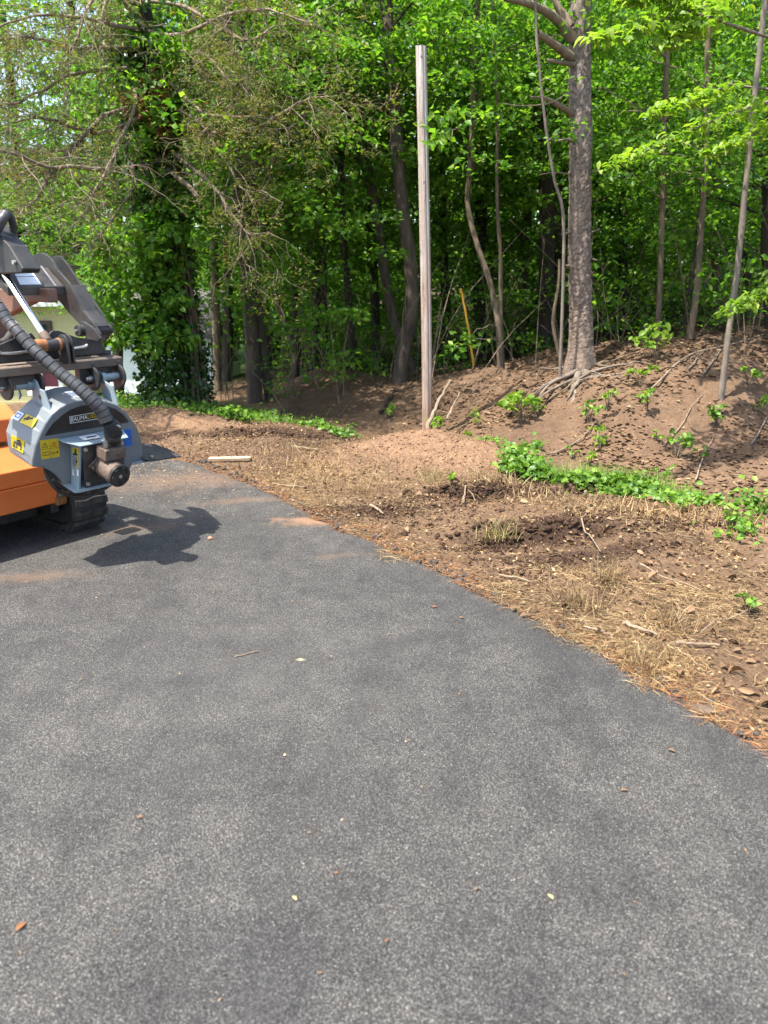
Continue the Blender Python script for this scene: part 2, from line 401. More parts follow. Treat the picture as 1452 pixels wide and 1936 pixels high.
b = nd(nt, 'ShaderNodeBump', Strength=.9, Distance=.012); nt.links.new(noise(nt, vec, 80, 6, .75), b.inputs['Height']); nt.links.new(b.outputs[0], p.inputs['Normal'])
nt.links.new(p.outputs[0], out.inputs[0])
tag(link('ground', gme, m, smooth=True), kind='structure')

# driveway: flat asphalt slab whose rim rolls down to the soil
n = len(EDGE)
inner = EDGE - en * .14; mid = EDGE - en * .045
outer_pts = [(-30, -6), (-10, -6), (6, -6)]
V = [(*q, 0.0) for q in inner] + [(*q, -.006) for q in mid] + [(*q, -.022) for q in EDGE] + [(*(q + e * .01), -.09) for q, e in zip(EDGE, en)]
Fd = []
for ring in range(3):
    for k in range(n - 1): Fd.append((ring * n + k, ring * n + k + 1, (ring + 1) * n + k + 1, (ring + 1) * n + k))
V += [(-30, -6, 0), (-10, -6, 0), (EDGE[0][0] + 1, -6, 0)]
Fd.append(tuple(range(n)) + (4 * n, 4 * n + 1, 4 * n + 2))
dme = bpy.data.meshes.new('driveway'); dme.from_pydata(V, [], Fd); dme.update()
bm = bmesh.new(); bm.from_mesh(dme); bmesh.ops.recalc_face_normals(bm, faces=bm.faces)
if sum(f.normal.z for f in bm.faces) < 0: bmesh.ops.reverse_faces(bm, faces=bm.faces)
bmesh.ops.triangulate(bm, faces=[f for f in bm.faces if len(f.verts) > 4]); bm.to_mesh(dme); bm.free()

m, nt, out = mat('asphalt')
p = nd(nt, 'ShaderNodeBsdfPrincipled', Roughness=.88); p.inputs['Specular IOR Level'].default_value = .3
vec = texco(nt, 'Object')
vo = nd(nt, 'ShaderNodeTexVoronoi', Scale=370.0); nt.links.new(vec, vo.inputs['Vector'])
sep = nt.nodes.new('ShaderNodeSeparateColor'); nt.links.new(vo.outputs['Color'], sep.inputs[0])
stone = ramp(nt, sep.outputs[0], [(0, (.0145, .014, .0135)), (.35, (.028, .0272, .026)), (.7, (.060, .058, .0548)), (.92, (.118, .1145, .1075)), (.99, (.165, .16, .148)), (1, (.31, .29, .25))]).outputs[0]
vo2 = nd(nt, 'ShaderNodeTexVoronoi', Scale=700.0); nt.links.new(vec, vo2.inputs['Vector'])
sep2 = nt.nodes.new('ShaderNodeSeparateColor'); nt.links.new(vo2.outputs['Color'], sep2.inputs[0])
fine = ramp(nt, sep2.outputs[1], [(0, (.55, .55, .56)), (.6, (.95, .95, .95)), (1, (1.75, 1.72, 1.66))]).outputs[0]
c1 = mixc(nt, 1.0, stone, fine, 'MULTIPLY')
wear = noise(nt, vec, 1.5, 5, .6)
c1 = mixc(nt, 1.0, c1, ramp(nt, wear, [(.3, (.78, .78, .8)), (.5, (1.0, 1.0, 1.0)), (.72, (1.16, 1.155, 1.13))]).outputs[0], 'MULTIPLY')
mpk = nt.nodes.new('ShaderNodeMapping'); mpk.inputs['Rotation'].default_value = (0, 0, R(10)); mpk.inputs['Scale'].default_value = (1.9, .5, 1); nt.links.new(vec, mpk.inputs[0])
c1 = mixc(nt, 1.0, c1, ramp(nt, noise(nt, mpk.outputs[0], 2.2, 5, .62), [(.34, (.74, .74, .76)), (.46, (.97, .97, .97)), (.62, (1.07, 1.07, 1.06)), (.75, (1.2, 1.19, 1.17))]).outputs[0], 'MULTIPLY')
wear2 = noise(nt, vec, 7, 4, .6)
c1 = mixc(nt, 1.0, c1, ramp(nt, wear2, [(.32, (.8, .8, .82)), (.68, (1.14, 1.14, 1.13))]).outputs[0], 'MULTIPLY')
def blob(u, v, sx, sy, rot, amt, colr, c_in, nscale=9, off=.25):
    """a stain with its own ragged outline"""
    g = gnd(u, v); mp = nt.nodes.new('ShaderNodeMapping'); mp.vector_type = 'TEXTURE'
    mp.inputs['Location'].default_value = (g[0], g[1], 0); mp.inputs['Rotation'].default_value = (0, 0, rot); mp.inputs['Scale'].default_value = (sx, sy, 1)
    nt.links.new(vec, mp.inputs[0]); ln = nt.nodes.new('ShaderNodeVectorMath'); ln.operation = 'LENGTH'; nt.links.new(mp.outputs[0], ln.inputs[0])
    f = mth(nt, 'SUBTRACT', 1.0, ln.outputs['Value']); f = mth(nt, 'ADD', f, mth(nt, 'MULTIPLY', mth(nt, 'SUBTRACT', noise(nt, vec, nscale, 6, .7), .5), 2.2))
    f = mth(nt, 'MULTIPLY', f, amt, True)
    return mixc(nt, f, c_in, colr)
DUST = (.155, .098, .062)
c1 = blob(590, 984, .30, .13, .1, 1.5, (.20, .118, .07), c1)
c1 = blob(640, 1050, .2, .06, .3, .35, DUST, c1)
c1 = blob(60, 1090, .4, .12, .1, .45, DUST, c1)
c1 = blob(380, 905, 1.1, .45, .35, .6, DUST, c1, 5)
c1 = blob(470, 945, .6, .12, .3, .5, DUST, c1, 6)
c1 = blob(230, 1000, .5, .16, .2, .4, DUST, c1)
c1 = blob(760, 1215, .42, .09, .42, .55, (.022, .0225, .024), c1, 5)
c1 = blob(330, 1290, .25, .07, .1, .4, (.02, .02, .0215), c1, 7)
c1 = blob(480, 1870, .25, .3, .5, .3, (.024, .0255, .03), c1, 6)
c1 = blob(350, 1460, .5, .14, .3, .25, (.025, .025, .026), c1, 6)
c1 = blob(470, 1270, 1.0, .8, .2, .22, (.078, .076, .071), c1, 3)
c1 = blob(1190, 1320, 1.5, .15, 2.05, .45, (.026, .0255, .0255), c1, 6)
c1 = blob(900, 1140, .9, .12, 2.15, .4, (.026, .0255, .0255), c1, 6)
c1 = blob(640, 1420, .9, .10, 1.35, .3, (.027, .0265, .027), c1, 6)
c1 = blob(569, 1247, .022, .016, .1, 1.0, (.40, .40, .22), c1, 60)
nt.links.new(c1, p.inputs['Base Color'])
hgt = mth(nt, 'ADD', mth(nt, 'MULTIPLY', vo.outputs['Distance'], -1.0), mth(nt, 'MULTIPLY', noise(nt, vec, 260, 3), .35))
b = nd(nt, 'ShaderNodeBump', Strength=.75, Distance=.004); nt.links.new(hgt, b.inputs['Height']); nt.links.new(b.outputs[0], p.inputs['Normal'])
nt.links.new(p.outputs[0], out.inputs[0])
tag(link('driveway', dme, m), kind='structure')

# ------------------------------------------------------------------ loose cover on the ground (nobody could count it)
def tz(x, y):
    return terrain(np.asarray(x, float), np.asarray(y, float))
def scatter(nn, x0, x1, y0, y1):
    return rng.uniform(x0, x1, nn), rng.uniform(y0, y1, nn)
def on_ground_z(x, y, ed):
    z = terrain(x, y, ed); return np.where(ed < -.14, 0.0, np.where(ed < 0, np.maximum(z, -.012), z))
def blades(name, x, y, z, ln, wd, az, el, matr, bend=.25):
    """thin two-segment strips"""
    n = len(x); D = np.stack([np.cos(az) * np.cos(el), np.sin(az) * np.cos(el), np.sin(el)], 1)
    Sd = np.stack([-np.sin(az), np.cos(az), np.zeros(n)], 1)
    B = np.stack([x, y, z], 1); ln = ln[:, None]; wd = np.broadcast_to(wd, n)[:, None]
    roll = rng.uniform(-.8, .8, (n, 1)); Sd = unit(Sd + np.array((0, 0, 1.)) * roll)
    cv = rng.standard_normal((n, 3)) * bend; cv[:, 2] = -np.abs(cv[:, 2]) * .6
    M = B + D * ln * .5; T = B + D * ln + cv * ln * .5
    V = np.stack([B - Sd * wd * .5, B + Sd * wd * .5, M + Sd * wd * .5, M - Sd * wd * .5, T + Sd * wd * .15, T - Sd * wd * .15], 1).reshape(-1, 3)
    i = np.arange(n)[:, None] * 6
    Fq = (i[:, :, None] + np.array([[0, 1, 2, 3], [3, 2, 4, 5]])[None]).reshape(-1, 4)
    return link(name, np_mesh(name, V, Fq), matr)

# dry mown straw
x, y = scatter(900000, -4.2, 5.0, 1.7, 9.4); ed = edge_dist(x, y); z = on_ground_z(x, y, ed)
md, dk, a1, a2, a3 = soil_masks(x, y, z)
foot = np.where(x > .9, 5.75 + .35 * np.clip(1.8 - x, 0, 1) * 2 - .05 * x, 8.3 - .55 * x)
dens = np.clip(.85 - ed / 3.2, .16, 1) * np.clip(.25 + (a1 - .36) * 3.4, .06, 1.2) * (1 - .8 * dk) * (1 - .97 * md)
dens = dens * np.clip((ed + .06 * (a2 - .35) * 6) / .05, 0, 1) * (y < foot)
dens = dens * np.clip(3.4 / np.maximum(y, 2.2), .42, 1.2)
keep = rng.random(len(x)) < dens * .85 * np.clip(1.25 - np.maximum(y - 3.2, 0) / 5, .35, 1)
x, y, z = x[keep], y[keep], z[keep]; nn = len(x)
st = blades('dry_straw', x, y, z + rng.uniform(.0, .022, nn), rng.uniform(.02, .10, nn), rng.uniform(.0011, .0026, nn), rng.uniform(0, 2 * math.pi, nn) , np.abs(rng.normal(.03, .10, nn)), STRAW, .5)
tag(st, 'golden dry straw and cut grass lying along the driveway edge', 'straw', kind='stuff')
print('straw', nn)
# red-brown pine needles right at the rim
nn = 9000; k = rng.integers(0, len(EDGE) - 1, nn); off = np.abs(rng.normal(0, .09, nn)) - .035
q = EDGE[k] + en[k] * off[:, None] + tn[k] * rng.uniform(-.03, .03, (nn, 1)); 
ok = (q[:, 0] > -2.5) & (q[:, 0] < 4) & (q[:, 1] > 1.2); q = q[ok]; nn = len(q)
ed = edge_dist(q[:, 0], q[:, 1]); zz = on_ground_z(q[:, 0], q[:, 1], ed)
NEED = leafmat('pine_needle', [(0, (.12, .045, .02)), (.6, (.24, .10, .04)), (1, (.36, .19, .08))], trans=.05, rough=.7, tcol=(1, 1, 1))
tag(blades('pine_needles', q[:, 0], q[:, 1], zz + rng.uniform(.002, .014, nn), rng.uniform(.04, .09, nn), np.full(nn, .0016), rng.uniform(0, 6.28, nn), np.abs(rng.normal(.02, .06, nn)), NEED, .12),
    'rust coloured pine needles gathered on the rim of the asphalt', 'pine needles', kind='stuff')

def litter(name, x, y, z, size, matr, label, cat, tilt=.5, lift=.02, fold=.3, rich=False):
    n = len(x); az = rng.uniform(0, 6.283, n)
    D = np.stack([np.cos(az), np.sin(az), rng.normal(0, .25, n)], 1); N = np.stack([rng.normal(0, tilt, n), rng.normal(0, tilt, n), np.ones(n)], 1)
    L = rng.uniform(.6, 1.3, n) * size
    return tag(link(name, leaf_mesh(name, np.stack([x, y, z + rng.uniform(.004, lift, n)], 1), D, N, L, L * rng.uniform(.4, .75, n), fold, rich), matr), label, cat, kind='stuff')
# brown leaves on the bank and the forest floor
x, y = scatter(95000, -2.6, 10, 5.6, 15); z = tz(x, y); b1 = fbm(x, y, .7, 3)
foot = np.where(x > .9, 5.75 + .35 * np.clip(1.8 - x, 0, 1) * 2 - .05 * x, 8.3 - .55 * x)
keep = (y > foot) & (rng.random(len(x)) < np.clip((b1 - .36) * 2.4 + np.clip((z - .1) * .7, -.2, .4), .04, .8) * np.clip(.12 + (x + .3) * .9, .1, 1))
litter('leaf_litter', x[keep], y[keep], z[keep], .056, L_DRY, 'dead brown leaves covering the bank below the wood', 'leaf litter', .22, .010, .12)
x, y = scatter(2600, -.8, 4.5, 1.9, 6.0); ed = edge_dist(x, y); keep = (ed > .08) & (rng.random(len(x)) < np.clip((x - .4) / 2, .12, 1)); x, y, ed = x[keep], y[keep], ed[keep]
litter('fallen_leaves', x, y, on_ground_z(x, y, ed), .055, L_DRY, 'curled brown leaves strewn over the straw verge', 'leaf litter', .8, .03, .45, True)
# wood chips blown over the asphalt
x, y = scatter(52000, -4.5, .9, 4.2, 8.6); ed = edge_dist(x, y); cc = gnd(370, 880)
dn = gauss(x, y, cc[0], cc[1], 1.25, .75, .35) + .35 * gauss(x, y, -2.2, 7.9, 1.2, .5) + .12 * gauss(x, y, -.6, 5.3, .8, .5)
keep = rng.random(len(x)) < dn * .6; x, y, ed = x[keep], y[keep], ed[keep]
litter('wood_chips', x, y, on_ground_z(x, y, ed), .0135, CHIP, 'pale wood chips sprayed over the asphalt beside the grinder', 'wood chips', .5, .012)
x, y = scatter(420, -2.4, 2.0, 1.0, 5.2); ed = edge_dist(x, y); keep = (ed < -.05) & (rng.random(len(x)) < .32); x, y = x[keep], y[keep]
litter('chip_specks', x, y, np.zeros(len(x)), .011, CHIP, 'tiny scattered chips and grit on the bare asphalt', 'grit', .4, .006)
# mulch: chips of bark, leaf bits and crushed stalks over the verge
x, y = scatter(100000, -4.2, 5.0, 1.8, 9.6); ed = edge_dist(x, y); z = on_ground_z(x, y, ed); md, dk, a1, a2, a3 = soil_masks(x, y, z)
foot = np.where(x > .9, 5.75 + .35 * np.clip(1.8 - x, 0, 1) * 2 - .05 * x, 8.3 - .55 * x)
keep = (ed > .0) & (y < foot) & (rng.random(len(x)) < np.clip(.15 + a1, 0, 1) * (1 - .95 * md)); L_MULCH = leafmat('mulch_bits', [(0, (.035, .02, .013)), (.5, (.12, .07, .04)), (.85, (.22, .145, .085)), (1, (.34, .25, .16))], trans=.0, rough=.9, spec=.1)
litter('mulch', x[keep], y[keep], z[keep], .022, L_MULCH, 'brown crushed bark and leaf bits over the whole verge', 'mulch', .6, .02)
# dark clods
SOIL_D = surface('soil_clod', (.028, .017, .012), (.075, .045, .03), .95, 40, 1, .01, spec=.1)
ico = bmesh.new(); bmesh.ops.create_icosphere(ico, subdivisions=1, radius=1); IV = np.array([v.co for v in ico.verts]); IF = np.array([[v.index for v in f.verts] for f in ico.faces]); ico.free()
def clods(name, x, y, z, r, matr, label, cat):
    n = len(x); sc = r[:, None, None] * rng.uniform(.6, 1.3, (n, 1, 3)) * np.array((1, 1, .8)) * (1 + rng.normal(0, .42, (n, len(IV), 1)))
    V = IV[None] * sc + np.stack([x, y, z], 1)[:, None, :]
    Fc = (np.arange(n)[:, None, None] * len(IV) + IF[None]).reshape(-1, 3)
    return tag(link(name, np_mesh(name, V.reshape(-1, 3), Fc), matr), label, cat, kind='stuff')
cx_, cy_, cr_ = [], [], []
for (u, v, sx, sy, nn, r) in ((1010, 1006, .45, .10, 130, .021), (1070, 985, .35, .05, 160, .017), (885, 930, .30, .06, 260, .02), (960, 935, .3, .06, 120, .015), (1160, 918, .5, .05, 260, .017), (930, 1020, .3, .1, 130, .014), (800, 955, .4, .2, 160, .011), (1280, 1010, .4, .08, 120, .016), (690, 965, .5, .2, 150, .01), (480, 830, .6, .12, 200, .022), (1050, 1060, .8, .15, 220, .010), (380, 775, .8, .2, 200, .02)):
    g = gnd(u, v, .02); nn = nn * 4; a = rng.normal(0, sx * .6, nn); cx_.append(g[0] + a); cy_.append(g[1] + a * .12 + rng.normal(0, sy * .7, nn)); cr_.append(np.clip(rng.exponential(r * .3, nn), 0, r * 1.2) + .003)
x, y, r = map(np.concatenate, (cx_, cy_, cr_)); ed = edge_dist(x, y); keep = ed > .1; x, y, r = x[keep], y[keep], r[keep]
clods('soil_clods', x, y, tz(x, y) + r * .15, r, SOIL_D, 'dark crumbled clods of soil torn up along the verge', 'soil')
SOIL_L = surface('soil_crumb', (.13, .075, .045), (.26, .16, .10), .95, 40, 1, .01, spec=.1)
x = m1[0] + .1 + rng.normal(0, .75, 1500); y = m1[1] - .1 + rng.normal(0, .38, 1500); r = np.abs(rng.normal(.003, .004, 1500)) + .002
clods('soil_crumbs', x, y, tz(x, y) + r * .3, r, SOIL_L, 'light sandy crumbs of soil on the mound by the pole', 'soil')

# asphalt crumbs broken off along the rim
nn = 2600; k = rng.integers(0, len(EDGE) - 1, nn); q = EDGE[k] + en[k] * (np.abs(rng.normal(0, .035, nn)) - .008)[:, None] + tn[k] * rng.uniform(-.03, .03, (nn, 1)); q = q[(q[:, 0] > -2.5) & (q[:, 0] < 4)]
ed = edge_dist(q[:, 0], q[:, 1]); r = np.clip(rng.exponential(.0035, len(q)), 0, .014) + .0025
CRUMB = surface('asphalt_crumb', (.022, .022, .022), (.07, .068, .064), .9, 60, .6, .004)
clods('asphalt_crumbs', q[:, 0], q[:, 1], on_ground_z(q[:, 0], q[:, 1], ed) + r * .3, r, CRUMB, 'dark crumbs of asphalt broken off along the rim', 'grit')

# ================================================================== TREES
class Leaves:
    def __init__(s): s.C = []; s.D = []; s.N = []; s.L = []; s.W = []
    def spray(s, cen, n, rx, rz, size, asp=.62, up=1.0, tilt=.7, droop=.25):
        """n leaves round each centre, in a flattened cloud"""
        cen = np.atleast_2d(cen); k = len(cen); cen = np.repeat(cen, n, 0); m = len(cen)
        rx = np.repeat(np.broadcast_to(rx, k), n); o = rng.standard_normal((m, 3)); o = unit(o) * (rng.random((m, 1)) ** .6)
        o[:, 0] *= rx; o[:, 1] *= rx; o[:, 2] *= rz * rx / max(rx.mean(), 1e-6)
        o[:, 2] -= droop * (o[:, 0] ** 2 + o[:, 1] ** 2) / np.maximum(rx, 1e-6)
        D = unit(o * np.array((1, 1, .3)) + 1e-6) + rng.normal(0, .55, (m, 3)); D[:, 2] -= .25
        N = rng.normal(0, tilt, (m, 3)); N[:, 2] += up
        L = size * rng.uniform(.6, 1.25, m)
        s.C.append(cen + o); s.D.append(D); s.N.append(N); s.L.append(L); s.W.append(L * asp * rng.uniform(.8, 1.2, m))
    def build(s, name, matr, parent=None, rich=False, fold=.22):
        return link(name, leaf_mesh(name, np.vstack(s.C), np.vstack(s.D), np.vstack(s.N), np.concatenate(s.L), np.concatenate(s.W), fold, rich), matr, parent)

def trunk_path(px):
    return np.array([at(*q) for q in px])
def branch(bag, a, b, r0, r1, sag=.12, k=6, n=4, wig=.05):
    a = np.array(a, float); b = np.array(b, float); t = np.linspace(0, 1, k)[:, None]; L = np.linalg.norm(b - a)
    P = a + (b - a) * t; P[:, 2:] += sag * L * np.sin(t * math.pi); w = rng.normal(0, wig * L / 3, (k, 3)); w[0] = 0; P = P + w
    bag.tube(P, np.linspace(r0, r1, k), n); return P

def plant_path(px, top_z, lean=None):
    """trunk path from photo pixels, run on up to top_z and down into the ground"""
    P = trunk_path(px)
    g = float(tz(np.array([P[0][0]]), np.array([P[0][1]]))[0])
    if P[0][2] > g: P[0][2] = g
    P = np.vstack([P[0] - np.array((0, 0, .25)), P])
    if top_z > P[-1][2] + .3:
        d = unit((P[-1] - P[-2])[None])[0]; d = unit((d + np.array((0, 0, 1.2)))[None])[0]
        h = top_z - P[-1][2]; P = np.vstack([P, P[-1] + d * h * .5, P[-1] + d * h * .5 + np.array((rng.normal(0, .15), rng.normal(0, .15), h * .5))])
    return P

def tree(name, label, px, w0, w1, bark, top_z, crown=None, group=None, cat='tree', sides=9, leafmat_=None, shade=None):
    """px: (u, v, depth) up the trunk; w0/w1 trunk widths in metres; crown: dict(z0, z1, r, n, per, size)"""
    P0 = plant_path(px, top_z); n = max(10, int(np.linalg.norm(P0[-1] - P0[0]) / .22)); P = smooth_path(P0, n)
    root = empty(name, P0[1]); tag(root, label, cat, group or 'trees of the wood')
    t = np.linspace(0, 1, n); r = (w0 + (w1 - w0) * t ** .8) / 2 * (1 + .32 * np.exp(-t * n * .22 / .35 * .5)); r = r * (1 + rng.normal(0, .035, n))
    bg_ = Bag(); bg_.tube(P - P0[1], r, sides, .04); bg_.build('trunk', bark, root)
    if crown:
        c = crown; lv = Leaves(); lb = Bag(); cen = []; rx = []
        for k in range(c['n']):
            z = rng.uniform(c['z0'], c['z1']); f = (z - c['z0']) / max(c['z1'] - c['z0'], .1)
            rr = c['r'] * (0.55 + .6 * math.sin(math.pi * min(1, .18 + .75 * f))) * math.sqrt(rng.uniform(.06, 1)); az = rng.uniform(0, 6.283)
            i = int(np.argmin(np.abs(P[:, 2] - (z - .12 * rr)))); a = P[i] - P0[1]
            b = np.array((P[i][0] + rr * math.cos(az), P[i][1] + rr * math.sin(az), z)) - P0[1]
            (branch(lb, a, b, .006 + .004 * rr, .0015, .1, 5, 3) if k % 3 == 0 else None); cen.append(b); rx.append(rng.uniform(.28, .62) * c.get('cl', 1.0))
        lb.build('limb', bark, root)['kind'] = 'stuff'
        lv.spray(np.array(cen), c['per'], np.array(rx), c.get('flat', .16), c['size'])
        for e in c.get('extra', ()):                    # sprays wanted at known places: (u, v, depth, radius, leaves)
            q = at(*e[:3]); i = int(np.argmin(np.linalg.norm(P - q, axis=1))); lv.spray((q - P0[1])[None], e[4], e[3], .12, c['size'])
            bb = Bag(); branch(bb, P[i] - P0[1], q - P0[1], .009, .003, .08, 7, 4); bb.build('limb', bark, root)
        lv.build('crown', leafmat_ or L_MAPLE, root)['kind'] = 'stuff'
    return root, P, P0[1]

def crown(z0, z1, r, n, per=42, size=.105, **k): return dict(z0=z0, z1=z1, r=r, n=n, per=int(per * 1.7), size=size * .76, **k)

# --- tall pine on the bank: plated bark cut into the mesh
pp = plant_path([(1099, 700, 8.7), (1098, 600, 8.72), (1096, 450, 8.75), (1098, 250, 8.8), (1099, 0, 8.9)], 13.0)
pine = empty('pine_tree', pp[1]); tag(pine, 'tall pine with scaly grey pink bark and bare roots on the bank', 'tree')
n = 620; P = smooth_path(pp, n); sides = 64
zz = np.cumsum(np.r_[0, np.linalg.norm(np.diff(P, axis=0), axis=1)]); rad = np.interp(zz, [0, .3, .5, .9, 2, 6, 14], [.19, .168, .132, .113, .107, .09, .045])
th = np.linspace(0, 2 * math.pi, sides, endpoint=False)
U, Vv = np.meshgrid(th * .15, zz)                       # bark coordinates in metres
def plates(U, V, cu, cv, per):
    gu, gv = U / cu, V / cv; iu, iv = np.floor(gu).astype(int), np.floor(gv).astype(int); d1 = np.full(U.shape, 9.); d2 = d1.copy(); idv = np.zeros(U.shape)
    for a in (-1, 0, 1):
        for b in (-1, 0, 1):
            ju = (iu + a) % per; jv = iv + b; px_ = (iu + a) + _lat[ju & 255, jv & 255] * .8 + .1 + .5 * (jv % 2); py_ = jv + _lat[(ju + 91) & 255, (jv + 37) & 255] * .8 + .1
            d = np.hypot(gu - px_, gv - py_); nr = d < d1; d2 = np.where(nr, d1, np.minimum(d2, d)); idv = np.where(nr, _lat[(ju + 13) & 255, (jv + 7) & 255], idv); d1 = np.where(nr, d, d1)
    return d2 - d1, idv
per = 22; e_, id_ = plates(U + .02 * (vn(U / .06, Vv / .06) - .5), Vv + .05 * (vn(U / .05 + 9, Vv / .09) - .5), .15 * 2 * math.pi / per, .055, per)
disp = np.clip(e_ / .22, 0, 1) ** .8 * .010 + (id_ - .5) * .012 + (vn(U / .012, Vv / .02) - .5) * .004
disp = disp * np.interp(zz, [0, .5, .9], [.3, .5, 1.])[:, None]
T = unit(np.gradient(P, axis=0)); A = unit(np.cross(T, np.array((0, 1., .0)))); B = np.cross(T, A)
flare = 1 + np.interp(zz, [0, .35, .7], [.35, .18, 0])[:, None] * (.5 * np.sin(th * 5 + .6) + .5 * np.sin(th * 3 + 2))[None, :]
V = P[:, None, :] - pp[1] + (A[:, None] * np.cos(th)[None, :, None] + B[:, None] * np.sin(th)[None, :, None]) * (rad[:, None] * flare + disp)[:, :, None]
i = np.arange(n - 1)[:, None] * sides; j = np.arange(sides)[None]; F = np.stack([i + j, i + (j + 1) % sides, i + sides + (j + 1) % sides, i + sides + j], -1).reshape(-1, 4)
pm = np_mesh('trunk', V.reshape(-1, 3), F)
lowred = np.interp(zz, [0, 1.0, 3.0], [1, .6, 0])[:, None] * np.ones_like(U)
bc = lerp(lerp(np.broadcast_to(np.array((.13, .106, .088)), U.shape + (3,)), (.215, .178, .15), np.clip(id_ * 1.2, 0, 1)), (.19, .125, .085), lowred * (.25 + .3 * id_))
bc = lerp(bc, (.045, .03, .024), np.clip(1 - e_ / .12, 0, 1) * .55)
ca = pm.color_attributes.new('bark', 'FLOAT_COLOR', 'POINT'); ca.data.foreach_set('color', np.concatenate([bc, np.ones(U.shape + (1,))], -1).astype(np.float32).ravel())
m, nt, out = mat('pine_bark'); p = nd(nt, 'ShaderNodeBsdfPrincipled', Roughness=.92); p.inputs['Specular IOR Level'].default_value = .15
at_ = nt.nodes.new('ShaderNodeAttribute'); at_.attribute_name = 'bark'; vec = texco(nt, 'Object')
nt.links.new(mixc(nt, 1.0, at_.outputs[0], ramp(nt, noise(nt, vec, 45, 5, .7), [(.25, (.55, .53, .52)), (.75, (1.35, 1.35, 1.35))]).outputs[0], 'MULTIPLY'), p.inputs['Base Color'])
b = nd(nt, 'ShaderNodeBump', Strength=.6, Distance=.006); nt.links.new(noise(nt, vec, 90, 5, .7), b.inputs['Height']); nt.links.new(b.outputs[0], p.inputs['Normal']); nt.links.new(p.outputs[0], out.inputs[0])
link('trunk', pm, m, pine)
PD = 8.78
for pts, r0, r1 in [([(1080, 108, PD), (1050, 85, 8.6), (1015, 62, 8.4)], .05, .03), ([(1085, 75, PD), (1060, 45, 8.7), (1030, 20, 8.5), (990, 5, 8.3), (955, -2, 8.1)], .055, .022), ([(1080, 50, PD), (1062, 25, 8.8), (1045, -5, 8.8)], .05, .03),
                    ([(1085, 122, PD), (1060, 118, 8.7), (1032, 114, 8.6)], .028, .014), ([(1083, 215, PD), (1055, 198, 8.6), (1030, 186, 8.5), (1003, 184, 8.4)], .035, .01), ([(1088, 268, PD), (1070, 264, 8.5), (1045, 268, 8.4)], .02, .008),
                    ([(1078, 440, 8.72), (1060, 443, 8.5)], .016, .008), ([(1118, 440, 8.72), (1134, 433, 8.6)], .012, .007), ([(1120, 490, 8.72), (1130, 492, 8.6)], .012, .008), ([(1118, 520, 8.72), (1124, 513, 8.6)], .014, .01), ([(1076, 503, 8.72), (1068, 504, 8.55)], .02, .016),
                    ([(1120, 325, 8.75), (1140, 322, 8.6)], .014, .006), ([(1078, 330, 8.75), (1050, 326, 8.5), (1020, 330, 8.4)], .008, .004), ([(1082, 170, 8.75), (1040, 195, 8.4), (985, 200, 8.2), (950, 195, 8.1)], .009, .003)]:
    bb = Bag(); q = smooth_path([at(*k) for k in pts], 9); bb.tube(q - pp[1], np.linspace(r0, r1, 9), 7, .06); bb.build('dead_branch', TWIG, pine)
pl = Leaves(); cen = np.array([pp[1] * 0 + np.array((rng.normal(0, 1.6), rng.normal(.4, 1.6), rng.uniform(8, 12.5))) for _ in range(40)]); pl.spray(cen, 40, .5, .3, .16, .1); pl.build('crown', L_DEEP, pine)['kind'] = 'stuff'
for pts, r0, r1 in [([(1092, 700, 8.55), (1070, 712, 8.45), (1045, 722, 8.35), (1028, 738, 8.2), (1018, 752, 8.1)], .05, .014), ([(1105, 705, 8.5), (1135, 712, 8.35), (1165, 720, 8.25), (1190, 738, 8.1)], .05, .02), ([(1090, 715, 8.45), (1060, 728, 8.3), (1030, 745, 8.15), (1010, 768, 8.)], .035, .010),
                    ([(1110, 716, 8.4), (1150, 715, 8.25), (1185, 705, 8.25), (1210, 698, 8.3)], .04, .015), ([(1085, 735, 8.3), (1120, 735, 8.15), (1140, 745, 8.1), (1125, 768, 8.0), (1118, 780, 7.9)], .025, .008), ([(1160, 716, 8.25), (1168, 735, 8.15), (1178, 762, 7.95)], .028, .016),
                    ([(1150, 748, 8.05), (1142, 765, 8.), (1130, 782, 7.9)], .018, .006), ([(1095, 705, 8.5), (1085, 728, 8.3), (1088, 752, 8.1), (1080, 765, 8.0)], .07, .03), ([(1078, 692, 8.75), (1050, 697, 8.8), (1015, 695, 8.9)], .03, .012), ([(1140, 720, 8.3), (1175, 745, 8.05), (1205, 742, 8.)], .025, .012)]:
    bb = Bag(); q = smooth_path([at(*k) for k in pts], 14); gz = tz(q[:, 0], q[:, 1]); q[:, 2] = np.maximum(q[:, 2], gz - .01); q[-1][2] = gz[-1] - .03
    bb.tube(q - pp[1], np.linspace(r0, r1, 14) * .55 * (1 + rng.normal(0, .1, 14)), 8, .07); bb.build('root', ROOT, pine)

